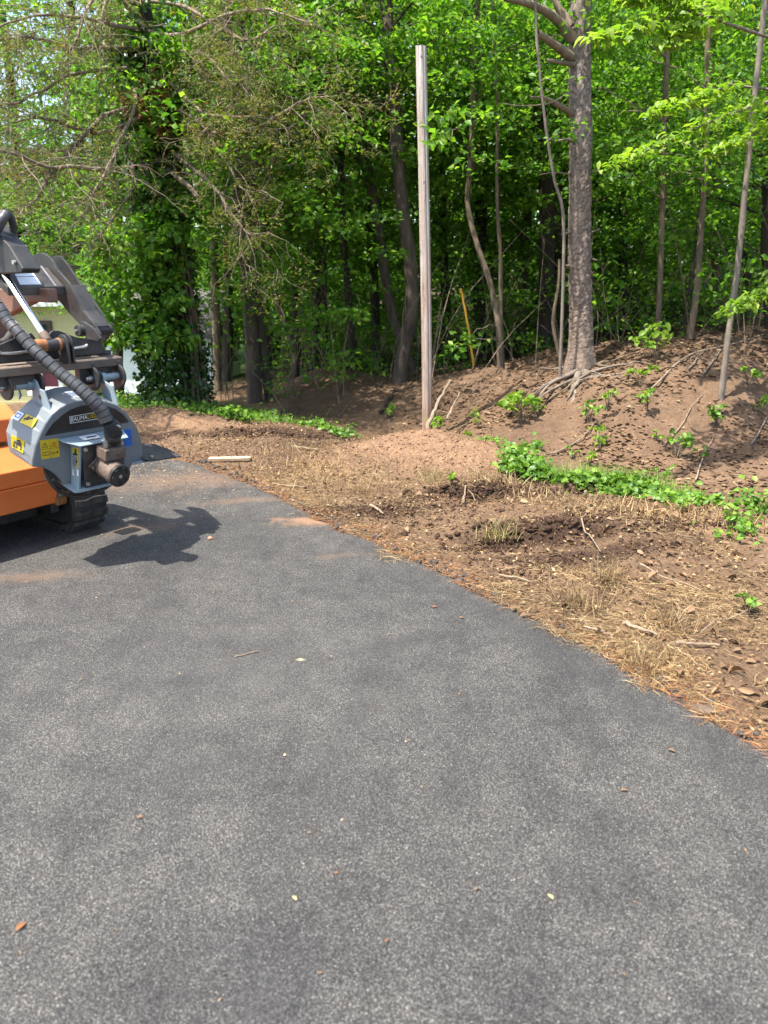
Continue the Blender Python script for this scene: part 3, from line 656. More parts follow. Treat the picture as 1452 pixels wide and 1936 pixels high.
# --- old utility pole
pw = plant_path([(808, 818, 8.3), (806, 600, 8.3), (801, 330, 8.3), (796, 88, 8.3)], 0); pw[0][2] -= .2
upole = empty('utility_pole', pw[1]); tag(upole, 'weathered grey wooden utility pole cut off among the trees', 'pole')
n = 70; P = smooth_path(pw, n); th = np.linspace(0, 6.283, 22, endpoint=False)
m, nt, out = mat('pole_wood'); p = nd(nt, 'ShaderNodeBsdfPrincipled', Roughness=.9); p.inputs['Specular IOR Level'].default_value = .15
vec = texco(nt, 'Object', (1, 1, .04)); grain = noise(nt, vec, 60, 6, .7); big = noise(nt, texco(nt, 'Object', (1, 1, .12)), 11, 3, .5)
c1 = ramp(nt, grain, [(.3, (.10, .085, .072)), (.42, (.33, .30, .265)), (.6, (.46, .435, .40)), (.75, (.56, .54, .51))]).outputs[0]
gz_ = nt.nodes.new('ShaderNodeSeparateXYZ'); tc_ = nt.nodes.new('ShaderNodeTexCoord'); nt.links.new(tc_.outputs['Object'], gz_.inputs[0])
low = mth(nt, 'SUBTRACT', 1.0, mth(nt, 'MULTIPLY', gz_.outputs[2], .36), True)
c1 = mixc(nt, mth(nt, 'MULTIPLY', mth(nt, 'ADD', low, ramp(nt, big, [(.45, (-.4,) * 3), (.62, (.5,) * 3)]).outputs[0]), .6, True), c1, (.22, .105, .055))
nt.links.new(c1, p.inputs['Base Color']); b = nd(nt, 'ShaderNodeBump', Strength=1., Distance=.01); nt.links.new(grain, b.inputs['Height']); nt.links.new(b.outputs[0], p.inputs['Normal']); nt.links.new(p.outputs[0], out.inputs[0])
mb = MB(); r = np.linspace(.056, .052, n)
notch = (1 - .16 * np.exp(-((th - 5.1) / .10) ** 2) - .07 * np.exp(-((th - 4.3) / .07) ** 2))[None, :]
A = np.array((1., 0, 0)); B = np.array((0, 1., 0)); V = P[:, None] - pw[1] + (A * np.cos(th)[None, :, None] + B * np.sin(th)[None, :, None]) * (r[:, None] * notch)[:, :, None]
F = [(a * 22 + c, a * 22 + (c + 1) % 22, (a + 1) * 22 + (c + 1) % 22, (a + 1) * 22 + c) for a in range(n - 1) for c in range(22)] + [tuple((n - 1) * 22 + c for c in range(22))]
mb.add(V.reshape(-1, 3), F); mb.build('shaft', m, upole)
STEEL_OLD = surface('steel_weathered', (.12, .115, .11), (.3, .29, .28), .55, 30, .2, .002, metallic=.7)
for v_ in (107, 345): q = at(797 if v_ < 200 else 802, v_, 8.22) - pw[1]; mb = MB(); mb.cyl(q, q + np.array((0, -.03, 0)), .012, n=8); mb.build('bolt', STEEL_OLD, upole)

# --- leaning grey stick against the pole foot, yellow rod, saplings
def stick(label, pts, r0, r1, matr=STICK, name='stick', cat='stick', group='fallen sticks', ground=False, lift=.0, k=12, n=7):
    q = smooth_path([at(*t_) for t_ in pts], k)
    if ground:
        ed_ = edge_dist(q[:, 0], q[:, 1]); q[:, 2] = on_ground_z(q[:, 0], q[:, 1], ed_) + r0 * .75 + lift
        q[:, 2] = np.convolve(np.r_[q[0, 2], q[:, 2], q[-1, 2]], [.25, .5, .25], 'valid') + r0 * .2
    q = q + rng.normal(0, r0 * .25, q.shape); rr = np.linspace(r0, r1, k) * (1 + rng.normal(0, .08, k))
    mb = MB(); mb.tube(q - q[0], rr, n); o = mb.build(name, matr, None, smooth=True); o.location = q[0]; tag(o, label, cat, group); return o
stick('grey split branch leaning by the foot of the utility pole', [(808, 812, 7.8), (825, 770, 8.0), (850, 720, 8.35)], .022, .014, TWIG, 'leaning_branch', 'branch')
stick('thin bare stem slanting on the bank right of the pole', [(845, 792, 8.0), (860, 760, 8.3), (880, 722, 8.7)], .012, .008, TWIG, 'leaning_branch', 'branch')
YEL = surface('yellow_rod', (.30, .17, .012), (.42, .25, .03), .5, 20, .1, .002)
stick('thin yellow marker rod standing crooked in the wood', [(895, 692, 10.4), (885, 620, 10.4), (871, 545, 10.4)], .017, .017, YEL, 'marker_rod', 'rod', 'marker')
tree('sapling_tree', 'slender pale grey sapling at the right, rooted low on the bank', [(1360, 782, 7.5), (1375, 650, 7.5), (1395, 500, 7.5), (1420, 250, 7.5), (1447, 0, 7.5)], .064, .042, BARK_S, 9.5, crown(4.8, 6.0, 1.6, 59, 40, .10), 'saplings', 'sapling', 10)
tree('sapling_tree', 'forked thin sapling between the yellow rod and the pine', [(946, 708, 10.0), (943, 620, 10.0), (928, 540, 10.1), (903, 465, 10.2), (884, 385, 10.3), (890, 300, 10.3)], .10, .05, BARK_T, 6.5, crown(2.9, 5.0, 1.5, 31, 44, .11, extra=[(905, 215, 8.6, .42, 70), (850, 215, 8.1, .30, 46), (830, 255, 8.0, .22, 30), (915, 300, 8.8, .4, 60), (930, 130, 9.0, .5, 70), (880, 640, 9.3, .3, 40), (855, 660, 9.2, .2, 24)]), 'saplings', 'sapling', 8)
tree('sapling_tree', 'upright stem of the fork beside the forked thin sapling', [(950, 700, 10.05), (947, 600, 10.05), (946, 480, 10.05), (940, 380, 10.0)], .07, .03, BARK_T, 5.0, crown(3.0, 5.0, .9, 14, 40, .11), 'saplings', 'sapling', 8)
tree('sapling_tree', 'bent pale sapling that curves up against the left of the pine', [(1073, 500, 8.5), (1066, 430, 8.45), (1048, 340, 8.4), (1032, 240, 8.35), (1020, 130, 8.3), (1012, 0, 8.3)], .036, .024, BARK_S, 7, crown(4.3, 5.5, .9, 14, 40, .10, extra=[(1075, 245, 8.2, .24, 46), (1040, 150, 8.2, .35, 40)]), 'saplings', 'sapling', 8)
tree('sapling_tree', 'short crooked stem at the left foot of the pine', [(1066, 690, 8.9), (1050, 640, 8.9), (1046, 600, 8.9), (1056, 540, 8.9), (1058, 490, 8.9)], .06, .03, BARK_T, 0, None, 'saplings', 'sapling', 7)
tree('sapling_tree', 'tan straight young tree, first right of the pine', [(1242, 642, 9.6), (1247, 550, 9.6), (1252, 400, 9.6), (1262, 90, 9.7)], .085, .05, BARK_T, 8.5, crown(2.4, 4.9, 1.5, 59, 40, .10), 'saplings', 'sapling', 8)
tree('sapling_tree', 'tan young tree, second right of the pine', [(1302, 650, 9.4), (1316, 560, 9.4), (1326, 420, 9.5), (1336, 280, 9.5), (1340, 40, 9.6)], .09, .055, BARK_T, 9, crown(2.6, 4.9, 1.5, 59, 40, .10), 'saplings', 'sapling', 8)
tree('sapling_tree', 'dark thin stem leaning beside the second tan young tree', [(1288, 640, 10.6), (1302, 560, 10.6), (1312, 480, 10.6)], .05, .03, BARK_D, 4.5, crown(2.6, 4.5, .9, 14, 36, .10), 'saplings', 'sapling', 7)

# --- trunks of the wood, left to right, each with its crown
TR = [
 ('deciduous_tree', 'grey flared trunk of the pair behind the ivy clad tree', [(482, 765, 10.8), (478, 680, 10.8), (470, 560, 10.8), (458, 430, 10.8), (450, 330, 10.8)], .24, .14, BARK, 9, crown(1.6, 5.3, 2.1, 120, 46, .11)),
 ('deciduous_tree', 'thinner leaning trunk touching the grey flared trunk', [(508, 748, 10.9), (500, 680, 10.9), (490, 580, 10.9), (483, 480, 10.9)], .14, .10, BARK, 8, crown(2.2, 5.3, 1.7, 59, 44, .11)),
 ('deciduous_tree', 'slim dark trunk standing left of the hanging leaf spray', [(614, 694, 12.6), (614, 600, 12.6), (612, 470, 12.6), (611, 380, 12.6)], .10, .08, BARK_D, 8, crown(2.0, 5.8, 1.9, 70, 44, .12)),
 ('deciduous_tree', 'slim dark trunk behind the hanging leaf spray', [(670, 705, 12.0), (663, 600, 12.0), (655, 520, 12.0), (648, 430, 12.0)], .13, .09, BARK_D, 8, crown(2.1, 5.6, 1.9, 70, 44, .12, extra=[(640, 590, 9.6, .42, 90), (610, 600, 9.6, .24, 40), (675, 592, 9.6, .22, 36)])),
 ('deciduous_tree', 'large curved grey trunk left of the utility pole', [(752, 738, 10.8), (762, 670, 10.8), (778, 590, 10.8), (777, 510, 10.8), (766, 430, 10.8), (755, 330, 10.9), (746, 200, 11.0), (730, 0, 11.1)], .21, .15, BARK, 10, crown(3.6, 5.3, 2.2, 120, 46, .11, extra=[(690, 120, 10.4, .5, 70), (770, 60, 10.2, .5, 70)])),
 ('deciduous_tree', 'leaning brown trunk crossing behind the large curved trunk', [(786, 718, 11.8), (765, 660, 11.8), (738, 580, 11.8), (722, 480, 11.8), (700, 340, 11.9), (672, 250, 12.0), (630, 130, 12.2)], .16, .12, BARK, 9, crown(3.4, 5.6, 2.0, 91, 46, .11)),
 ('deciduous_tree', 'dark straight trunk deep in the wood left of the pine', [(1030, 640, 12.5), (1034, 520, 12.5), (1034, 380, 12.5), (1020, 130, 12.5)], .27, .2, BARK_D, 11, crown(2.6, 5.8, 2.4, 131, 46, .12)),
 ('deciduous_tree', 'dark trunk half hidden behind the bent sapling and pine', [(1062, 640, 13.6), (1060, 480, 13.6), (1055, 300, 13.6)], .22, .18, BARK_D, 11, crown(2.8, 6.1, 2.2, 99, 46, .12)),
 ('deciduous_tree', 'dark trunk behind the leaves right of the pole top', [(905, 680, 14.5), (908, 480, 14.5), (910, 300, 14.5), (905, 120, 14.5)], .24, .2, BARK_D, 11, crown(1.8, 6.4, 2.6, 141, 46, .12)),
 ('deciduous_tree', 'reddish trunk in the shade right of the tan young trees', [(1353, 610, 13.5), (1354, 520, 13.5), (1352, 420, 13.5)], .15, .12, BARK_T, 10, crown(2.4, 6.1, 2.3, 120, 46, .12)),
 ('deciduous_tree', 'dark reddish trunk cut by the right edge of the photo', [(1455, 640, 10.5), (1453, 520, 10.5), (1450, 400, 10.5)], .15, .12, BARK_D, 9, crown(2.0, 5.2, 2.0, 91, 46, .11)),
 ('deciduous_tree', 'crooked stem bending over at the foot of the slim trunks', [(552, 712, 12.0), (558, 680, 12.0), (548, 630, 12.0), (528, 580, 12.0), (515, 520, 12.0)], .12, .08, BARK, 5.5, crown(1.4, 5.5, 1.6, 33, 44, .11)),
 ('deciduous_tree', 'pale stem standing beside the white shed', [(412, 745, 12.5), (410, 690, 12.5), (408, 600, 12.5)], .16, .12, BARK_T, 7, crown(2.0, 5.8, 2.0, 80, 46, .12)),
 ('deciduous_tree', 'dark trunk rising behind the crooked stem', [(595, 690, 14.0), (598, 560, 14.0), (600, 400, 14.0)], .2, .16, BARK_D, 10, crown(1.6, 6.2, 2.3, 120, 46, .12)),
 ('deciduous_tree', 'dim trunk between the slim dark trunks and curved trunk', [(712, 690, 14.0), (708, 560, 14.0), (700, 400, 14.0)], .18, .15, BARK_D, 10, crown(1.6, 6.2, 2.3, 110, 46, .12)),
 ('deciduous_tree', 'dim trunk just right of the utility pole', [(846, 690, 14.5), (842, 560, 14.5), (836, 380, 14.5)], .18, .14, BARK_D, 10, crown(1.6, 6.2, 2.3, 110, 46, .12)),
 ('deciduous_tree', 'shaded trunk between pine and tan young trees', [(1180, 640, 14.0), (1178, 520, 14.0), (1180, 380, 14.0)], .17, .14, BARK_D, 11, crown(1.8, 6.2, 2.4, 131, 46, .12)),
 ('deciduous_tree', 'shaded trunk far back between forked sapling and pine', [(985, 660, 15.5), (990, 500, 15.5), (1000, 370, 15.5)], .18, .15, BARK_T, 11, crown(1.6, 6.7, 2.5, 120, 46, .13)),
 ('deciduous_tree', 'broad leafy tree behind the house at the upper left corner', [(30, 690, 23), (32, 500, 23), (30, 300, 23)], .3, .2, BARK_D, 9, crown(1.5, 9.5, 3.4, 230, 46, .17, cl=1.5)),
 ('deciduous_tree', 'leafy tree behind the bare branches left of the ivy clad tree', [(150, 690, 20), (150, 500, 20), (152, 300, 20)], .28, .2, BARK_D, 8, crown(1.5, 8.2, 3.0, 220, 46, .15, cl=1.4)),
 ('deciduous_tree', 'bright leafy tree just left of the ivy clad trunk', [(222, 720, 14.0), (220, 560, 14.0), (222, 400, 14.0)], .2, .15, BARK_D, 6.5, crown(1.0, 6.2, 1.9, 110, 46, .12)),
 ('deciduous_tree', 'tree filling the gap between ivy clad tree and cedar', [(430, 720, 15.0), (432, 560, 15.0), (430, 400, 15.0)], .2, .15, BARK_D, 7.5, crown(1.4, 6.5, 2.2, 120, 46, .12)),
 ('deciduous_tree', 'shaded trunk behind the pale sapling at the right', [(1408, 625, 13.0), (1412, 520, 13.0), (1410, 380, 13.0)], .16, .12, BARK_D, 10, crown(1.8, 6.0, 2.2, 110, 46, .12)),
]
for i_, (nm, lb, px, w0, w1, bk, tzp, cr) in enumerate(TR):
    tree(nm, lb, px, w0, w1, bk, tzp, cr, leafmat_=L_MAPLE if i_ % 3 != 2 else L_DEEP)

# --- beech outside the right edge whose lime sprays hang into view
bt = empty('beech_tree', (5.3, 7.2, .35)); tag(bt, 'beech with lime green layered branches reaching in from the right', 'tree')
b0 = np.array((5.3, 7.2, .35)); bb = Bag(); P = smooth_path([b0 - (0, 0, .3), b0 + (.05, 0, 2), b0 + (-.1, .1, 5), b0 + (.1, .1, 9)], 24); bb.tube(P - b0, np.linspace(.13, .05, 24), 10, .04); bb.build('trunk', BARK_S, bt)
lv = Leaves()
for pts in ([(1560, 150, 7.0), (1452, 192, 6.8), (1380, 215, 6.7), (1320, 240, 6.6), (1250, 272, 6.5), (1190, 298, 6.4), (1150, 318, 6.35)], [(1560, -60, 6.8), (1400, -20, 6.4), (1300, 20, 6.1), (1230, 45, 5.9), (1170, 62, 5.8), (1118, 78, 5.7)], [(1560, 520, 7.4), (1470, 545, 7.3), (1410, 570, 7.2), (1370, 590, 7.1)], [(1560, 180, 7.3), (1460, 235, 7.2), (1390, 270, 7.2), (1340, 290, 7.2)], [(1400, -20, 6.4), (1330, 40, 6.1), (1290, 62, 6.0), (1260, 85, 5.9)], [(1380, 160, 7.6), (1320, 185, 7.5), (1270, 200, 7.4), (1235, 215, 7.3)], [(1300, 20, 6.1), (1250, -10, 6.0), (1180, 0, 5.9)]):
    q = smooth_path([at(*t_) for t_ in pts], 26); bb = Bag(); i = int(np.argmin(np.abs(P[:, 2] - q[0][2] + .5))); bb.tube(np.vstack([P[i], q]) - b0, np.r_[.013, np.linspace(.011, .003, 26)], 5); bb.build('limb', BARK_S, bt)
    for k in range(26):
        f = k / 25; lv.spray((q[k] - b0)[None], int(18 - 6 * f), .10 + .20 * (1 - f), .05, .075, .55, 1.3, .35, .15)
lv.spray(np.array([(rng.normal(0, 1.0), rng.normal(0, 1.0), rng.uniform(4.5, 8)) for _ in range(22)]), 40, .5, .15, .1)
lv.build('crown', L_LIME, bt, rich=True)['kind'] = 'stuff'

# --- ivy clad cedar with a tangle of dead limbs
ip = plant_path([(372, 748, 9.5), (362, 680, 9.5), (345, 560, 9.5), (325, 440, 9.5), (308, 300, 9.4), (288, 150, 9.4), (268, 0, 9.4)], 10)
iv = empty('ivy_clad_tree', ip[1]); tag(iv, 'old ivy clad cedar trailing bare tangled branches over the machine', 'tree')
n = 60; P = smooth_path(ip, n); bb = Bag(); bb.tube(P - ip[1], np.interp(np.linspace(0, 1, n), [0, .06, .2, 1], [.24, .17, .145, .07]), 14, .08); bb.build('trunk', BARK_D, iv)
for k in range(9):                                      # bare vine stems up the trunk
    a = rng.uniform(-1.9, .6); q = P[2:42] - ip[1] + np.stack([.155 * np.cos(a + .5 * np.sin(np.linspace(0, 5, 40) + k)), .155 * np.sin(a - .4 * np.ones(40)) - .02, np.zeros(40)], 1)
    bb = Bag(); bb.tube(q, np.linspace(.022, .01, 40), 5, .1); bb.build('vine_stem', BARK_T, iv)
lv = Leaves(); t = rng.random(5200); idx = (t ** 1.15 * 46).astype(int); rr = np.interp(P[idx][:, 2], [-.2, .5, 1.1, 1.8, 4, 8], [.46, .46, .34, .32, .36, .3]); a = rng.uniform(0, 6.283, len(idx)); rad = rr * np.sqrt(rng.uniform(.15, 1, len(idx)))
cen = P[idx] - ip[1] + np.stack([np.cos(a) * rad - np.interp(P[idx][:, 2], [0, .9, 2], [.26, .2, .1]), np.sin(a) * rad, rng.normal(0, .1, len(idx))], 1)
lv.spray(cen, 3, .06, .06, .07, .85, .5, .8); lv.build('ivy', L_IVY, iv)['kind'] = 'stuff'
lv = Leaves(); cs = [(max(rng.normal(262, 55), 172), rng.uniform(425, 655), rng.uniform(8.7, 9.4)) for _ in range(110)] + [(rng.normal(330, 45), rng.uniform(20, 460), rng.uniform(8.9, 9.3)) for _ in range(40)] + [(rng.normal(235, 60), rng.uniform(0, 420), rng.uniform(9.3, 10.4)) for _ in range(70)]
lv.spray(np.array([at(*q) - ip[1] for q in cs]), 34, .2, .12, .088, .75, .9, .6); lv.build('vine_leaves', L_MAPLE, iv, rich=True)['kind'] = 'stuff'
BR = [[(255, 150, 9.2), (253, 207, 8.8), (224, 262, 8.4), (207, 296, 8.2), (193, 330, 8.0), (169, 365, 7.8), (138, 413, 7.6)], [(193, 322, 8.0), (138, 317, 7.7), (86, 312, 7.5), (45, 293, 7.3), (0, 280, 7.1)], [(260, 195, 9.2), (193, 217, 8.8), (165, 238, 8.5), (131, 272, 8.3), (86, 279, 8.1)],
      [(300, 150, 9.2), (327, 162, 9.0), (358, 193, 8.8), (386, 217, 8.7), (430, 227, 8.6), (475, 224, 8.5)], [(305, 195, 9.2), (324, 203, 9.0), (372, 227, 8.8), (403, 265, 8.7), (430, 303, 8.6), (458, 341, 8.5), (500, 348, 8.4)], [(330, 290, 9.2), (384, 322, 8.8), (420, 358, 8.6), (435, 385, 8.5), (458, 420, 8.4), (490, 445, 8.3)],
      [(270, 40, 9.3), (215, -10, 8.8), (193, 20, 8.6), (193, 69, 8.5), (195, 138, 8.4)], [(270, 10, 9.3), (190, -20, 8.8), (155, 10, 8.5), (138, 52, 8.3), (110, 90, 8.1)], [(193, 217, 8.8), (130, 290, 8.2), (96, 337, 7.9), (79, 372, 7.7), (45, 410, 7.5)], [(250, 90, 9.2), (150, 90, 8.6), (79, 76, 8.2), (45, 65, 8.), (0, 66, 7.8)],
      [(310, 318, 9.3), (334, 330, 9.1), (378, 372, 8.8)], [(268, 0, 9.3), (350, 20, 9.0), (430, 70, 8.8), (470, 83, 8.6), (520, 60, 8.4)], [(280, 100, 9.3), (380, 110, 9.0), (420, 150, 8.8), (440, 165, 8.7)], [(290, 250, 9.3), (250, 300, 9.0), (245, 350, 8.8), (215, 400, 8.6), (175, 445, 8.4)],
      [(280, 130, 9.3), (160, 130, 8.6), (80, 160, 8.2), (20, 190, 8.0), (-30, 200, 7.8)], [(275, 60, 9.3), (200, 40, 8.7), (110, 20, 8.3), (40, 20, 8.0), (-20, 40, 7.8)], [(275, 60, 9.3), (340, 60, 9.0), (420, 20, 8.7), (500, 10, 8.4), (570, 30, 8.2)], [(300, 230, 9.3), (420, 250, 8.9), (500, 230, 8.6), (560, 190, 8.4), (610, 170, 8.3)], [(300, 200, 9.3), (200, 250, 8.7), (120, 240, 8.3), (60, 220, 8.0), (0, 235, 7.8)]]
tw = Bag(); cf = Leaves(); red = Leaves(); tuft = []
def twiglet(p, d, L, r, depth):
    k = 5; d = d / (np.linalg.norm(d) + 1e-9); Q = [p]; c = p
    for s_ in range(k - 1):
        d = d + rng.normal(0, .24, 3) + np.array((0, 0, -.10)); d = d / np.linalg.norm(d); c = c + d * L / (k - 1); Q.append(c)
    Q = np.array(Q); tw.tube(Q, np.linspace(r, r * .35, k), 3)
    if depth > 0:
        for s_ in range(rng.integers(2, 5)):
            j_ = rng.integers(1, k); twiglet(Q[j_], (Q[j_] - Q[j_ - 1]) + rng.normal(0, .8, 3) * L / (k - 1), L * rng.uniform(.35, .7), r * .55, depth - 1)
    else: tuft.append(Q[-1])
for bi, pts in enumerate(BR):
    w0 = .023 if bi not in (10,) else .035; q = smooth_path([at(*t_) for t_ in pts], 18); q = q + np.cumsum(rng.normal(0, .008, q.shape), 0); bb = Bag(); bb.tube(q - ip[1], np.linspace(w0, .008 if bi != 10 else .025, 18), 6, .08); bb.build('dead_limb', TWIG, iv)
    if bi == 10: continue
    for k in range(3, 18):
        for _ in range(2 if k % 2 else 1):
            d = q[min(k + 1, 17)] - q[k - 1]; d = unit(d[None])[0] + rng.normal(0, .75, 3); twiglet(q[k] - ip[1], d, rng.uniform(.25, .75), .0055, 2 if rng.random() < .5 else 1)
tuft = np.array(tuft); print('twig tufts', len(tuft))
tb = tw.build('dead_twigs', TWIG, iv, False); tb['kind'] = 'stuff'
wt_ = tuft + ip[1]; uu = CX + FPX * wt_[:, 0] / (wt_[:, 1] * cp); pr = np.where(uu > 380, .95, .6); sel = rng.random(len(tuft)) < pr
cf.spray(tuft[sel], 13, .13, .09, .055, .22, .3, .9); cf.build('foliage', L_CEDAR, iv)['kind'] = 'stuff'
q = np.array([at(rng.normal(293, 22), rng.normal(200, 28), 9.0) - ip[1] for _ in range(60)]); red.spray(q, 9, .05, .1, .07, .3, 0, .9); red.build('dead_foliage', L_DEAD, iv)['kind'] = 'stuff'

# --- second cedar, olive, behind it
tree('cedar_tree', 'olive green cedar with thin brown twigs left of the slim trunks', [(560, 720, 12.8), (556, 500, 12.8), (545, 250, 12.8)], .12, .1, BARK_D, 10, crown(2.6, 5.9, 2.0, 110, 60, .085, cl=.9), leafmat_=L_CEDAR)
# --- feathery dark cypresses behind the machine
def cypress(label, u, v, y, h, r, nn):
    b_ = at(u, v, y); b_[2] = float(tz(b_[:1], b_[1:2])[0]); e_ = empty('cypress_tree', b_); tag(e_, label, 'tree', 'cypresses behind the machine')
    bb = Bag(); bb.tube([(0, 0, -.2), (0, 0, h * .5), (0, 0, h * .97)], [.12, .08, .02], 7); bb.build('trunk', BARK_D, e_)
    lv = Leaves(); z = h * (1 - np.sqrt(rng.random(nn))) * .98 + .05; rr = r * (1 - z / h) ** .7 * np.sqrt(rng.uniform(.25, 1, nn)); a = rng.uniform(0, 6.283, nn)
    cen = np.stack([np.cos(a) * rr, np.sin(a) * rr, z], 1); m_ = 12
    cc_ = np.repeat(cen, m_, 0); dd = np.repeat(np.stack([np.cos(a), np.sin(a), np.full(nn, .1)], 1), m_, 0) + rng.normal(0, .35, (nn * m_, 3)); L_ = rng.uniform(.22, .42, nn * m_)
    link('crown', leaf_mesh('crown', cc_ + rng.normal(0, .22, cc_.shape), dd, rng.normal(0, 1, cc_.shape), L_, L_ * .2), L_CYP, e_)['kind'] = 'stuff'
cypress('dark feathery cypress just behind the loader arm', 160, 700, 27.0, 7.6, 2.2, 1300)
cypress('taller feathery cypress behind the loader hoses', 70, 700, 28.5, 9.0, 2.6, 1500)
cypress('feathery cypress at the far left edge', -30, 700, 30, 8.5, 2.6, 900)

# --- the wood beyond, read as one mass
lv = Leaves(); lb = Bag()
for k in range(95):
    y_ = rng.uniform(16, 34); x_ = rng.uniform(-.62, .66) * y_ * 1.0; 
    if x_ < -.28 * y_ and y_ < 26: continue
    g = float(tz(np.array([x_]), np.array([y_]))[0]); h = rng.uniform(7, 11.5); r_ = rng.uniform(1.8, 3.0)
    lb.tube(smooth_path([(x_, y_, g - .3), (x_ + rng.normal(0, .3), y_, g + h * .5), (x_ + rng.normal(0, .6), y_, g + h)], 8), np.linspace(rng.uniform(.04, .10), .02, 8), 6)
    nc = 36; z = g + h * rng.uniform(.10, .95, nc); rr = r_ * np.sqrt(rng.random(nc)) * np.interp((z - g) / h, [0, .25, .6, 1], [.45, 1, 1, .45]); a = rng.uniform(0, 6.283, nc)
    lv.spray(np.stack([x_ + np.cos(a) * rr, y_ + np.sin(a) * rr, z], 1), 52, .75, .28, .155)
cu_ = rng.uniform(-.6, .66, 900); cy_ = rng.uniform(17, 32, 900); ok_ = (cu_ > -.24) | (cy_ > 24); cu_, cy_ = cu_[ok_], cy_[ok_]; lv.spray(np.stack([cu_ * cy_, cy_, tz(cu_ * cy_, cy_) + rng.uniform(0, 4.5, len(cy_))], 1), 40, .8, .3, .155)
cu_ = rng.uniform(-.22, .66, 620); cy_ = rng.uniform(14.5, 19, 620); lv.spray(np.stack([cu_ * cy_, cy_, tz(cu_ * cy_, cy_) + rng.uniform(.2, 4.5, 620)], 1), 46, .6, .22, .115)
far = lv.build('distant_foliage', L_MAPLE); tag(far, 'mass of green leaves of the wood further back', 'woodland', kind='stuff')
tag(lb.build('distant_trunks', BARK_D), 'dim trunks of the wood further back', 'woodland', kind='stuff')
# --- undergrowth
lv = Leaves(); x, y = scatter(2300, -1.6, 13, 9.9, 18); g = tz(x, y); keep = (g > -.6) & ((y > 10.9) | (x > 3.2) | (x < -1.2)) & (rng.random(len(x)) < .62); x, y, g = x[keep], y[keep], g[keep]
lv.spray(np.stack([x, y, g + rng.uniform(.05, 1.6, len(x)) ** 1.3], 1), 30, .32, .12, .075); tag(lv.build('undergrowth', L_MAPLE), 'low leafy undergrowth on the floor of the wood', 'undergrowth', kind='stuff')
for k in range(9):                                     # tangle of finer roots washed out below the pine
    a = rng.choice([rng.uniform(-.75, .25), rng.uniform(-.6, .2), math.pi - rng.uniform(-.7, .2), rng.uniform(-2.2, -.9)]); L_ = rng.uniform(.25, .75) * (.5 if -2.3 < a < -.8 else 1); x0, y0 = pp[1][0] + rng.uniform(-.12, .2), pp[1][1] - rng.uniform(.05, .45); t = np.linspace(0, 1, 12); wob = np.cumsum(rng.normal(0, .18, 12)) * .12
    qx = x0 + np.cos(a + wob) * L_ * t * 1.25; qy = y0 + np.sin(a + wob) * L_ * t; qz = tz(qx, qy) + .03 * np.sin(t * 3.1) + rng.uniform(-.01, .02) * (1 - t); qz[-1] -= .03; qz[0] -= .02
    bb = Bag(); bb.tube(np.stack([qx, qy, qz], 1) - pp[1], np.linspace(rng.uniform(.010, .028), .003, 12) * (1 + rng.normal(0, .12, 12)), 7, .1); bb.build('root', ROOT if k % 3 else BARK_T, pine)
ub = Bag()
for k in range(150):
    x_ = rng.uniform(-1.5, 7.5); y_ = rng.uniform(9.6, 14); g = float(tz(np.array([x_]), np.array([y_]))[0]); h = rng.uniform(.4, 2.2); dx, dy = rng.normal(0, .6 * h, 2)
    ub.tube(smooth_path([(x_, y_, g - .05), (x_ + dx * .4 + rng.normal(0, .05), y_ + dy * .4, g + h * .5), (x_ + dx, y_ + dy, g + h)], 6), np.linspace(rng.uniform(.004, .010), .002, 6), 4)
ub = ub.build('brushwood', TWIG); tag(ub, 'thin grey stems of brush in the shade of the wood', 'brushwood', kind='stuff')

# ================================================================== MACHINE
class Frame:
    """a thing's own axes: x to the photo's right, y backwards, z up; px/px_x measure the photo on one of its planes"""
    def __init__(s, loc, rot):
        s.loc = Vector(loc); s.rot = Euler(rot); s.M = Matrix.Translation(s.loc) @ s.rot.to_matrix().to_4x4(); s.I = s.M.inverted()
        s.o = s.I @ Vector((0, 0, CAM_H)); s.R3 = s.rot.to_matrix().transposed()
    def hit(s, u, v, ax, val):
        d = s.R3 @ Vector(ray(u, v)); t = (val - s.o[ax]) / d[ax]; return s.o + d * t
    def px(s, u, v, y): return s.hit(u, v, 1, y)
    def px_x(s, u, v, x): return s.hit(u, v, 0, x)
    def px_z(s, u, v, z): return s.hit(u, v, 2, z)
    def poly(s, pts, y): return [(p.x, p.z) for p in (s.px(u, v, y) for u, v in pts)]
    def poly_x(s, pts, x): return [(p.y, p.z) for p in (s.px_x(u, v, x) for u, v in pts)]

LIFT = surface('lift_arm_shaded_dusty', (.10, .05, .035), (.17, .085, .055), .6, 6, .1, .001, dust=(.2, .13, .09), dustamt=.6)  # dusty orange paint with the shade painted in as darker brown
GREY = surface('paint_grey_blue', (.113, .131, .141), (.136, .154, .163), .42, 6, .05, .001, spec=.45, dust=(.22, .21, .19), dustamt=.5)
LBLUE = surface('paint_light_blue', (.165, .22, .25), (.20, .255, .285), .42, 8, .05, .001, spec=.45, dust=(.25, .25, .24), dustamt=.3)
ORANGE = surface('paint_orange', (.52, .125, .026), (.60, .155, .036), .40, 4, .04, .001, spec=.45, dust=(.60, .225, .09), dustamt=.5)
BLACK = surface('paint_black_dusty', (.012, .012, .013), (.03, .029, .028), .5, 12, .15, .001, spec=.4, dust=(.16, .13, .105), dustamt=.6)
ARM = surface('arm_worn_steel', (.018, .0178, .0178), (.042, .041, .040), .5, 9, .2, .001, spec=.45, metallic=.2, dust=(.095, .09, .085), dustamt=.35)
BEAM = surface('beam_dusty', (.045, .036, .03), (.10, .078, .062), .7, 7, .3, .002, dust=(.24, .175, .125), dustamt=.8)
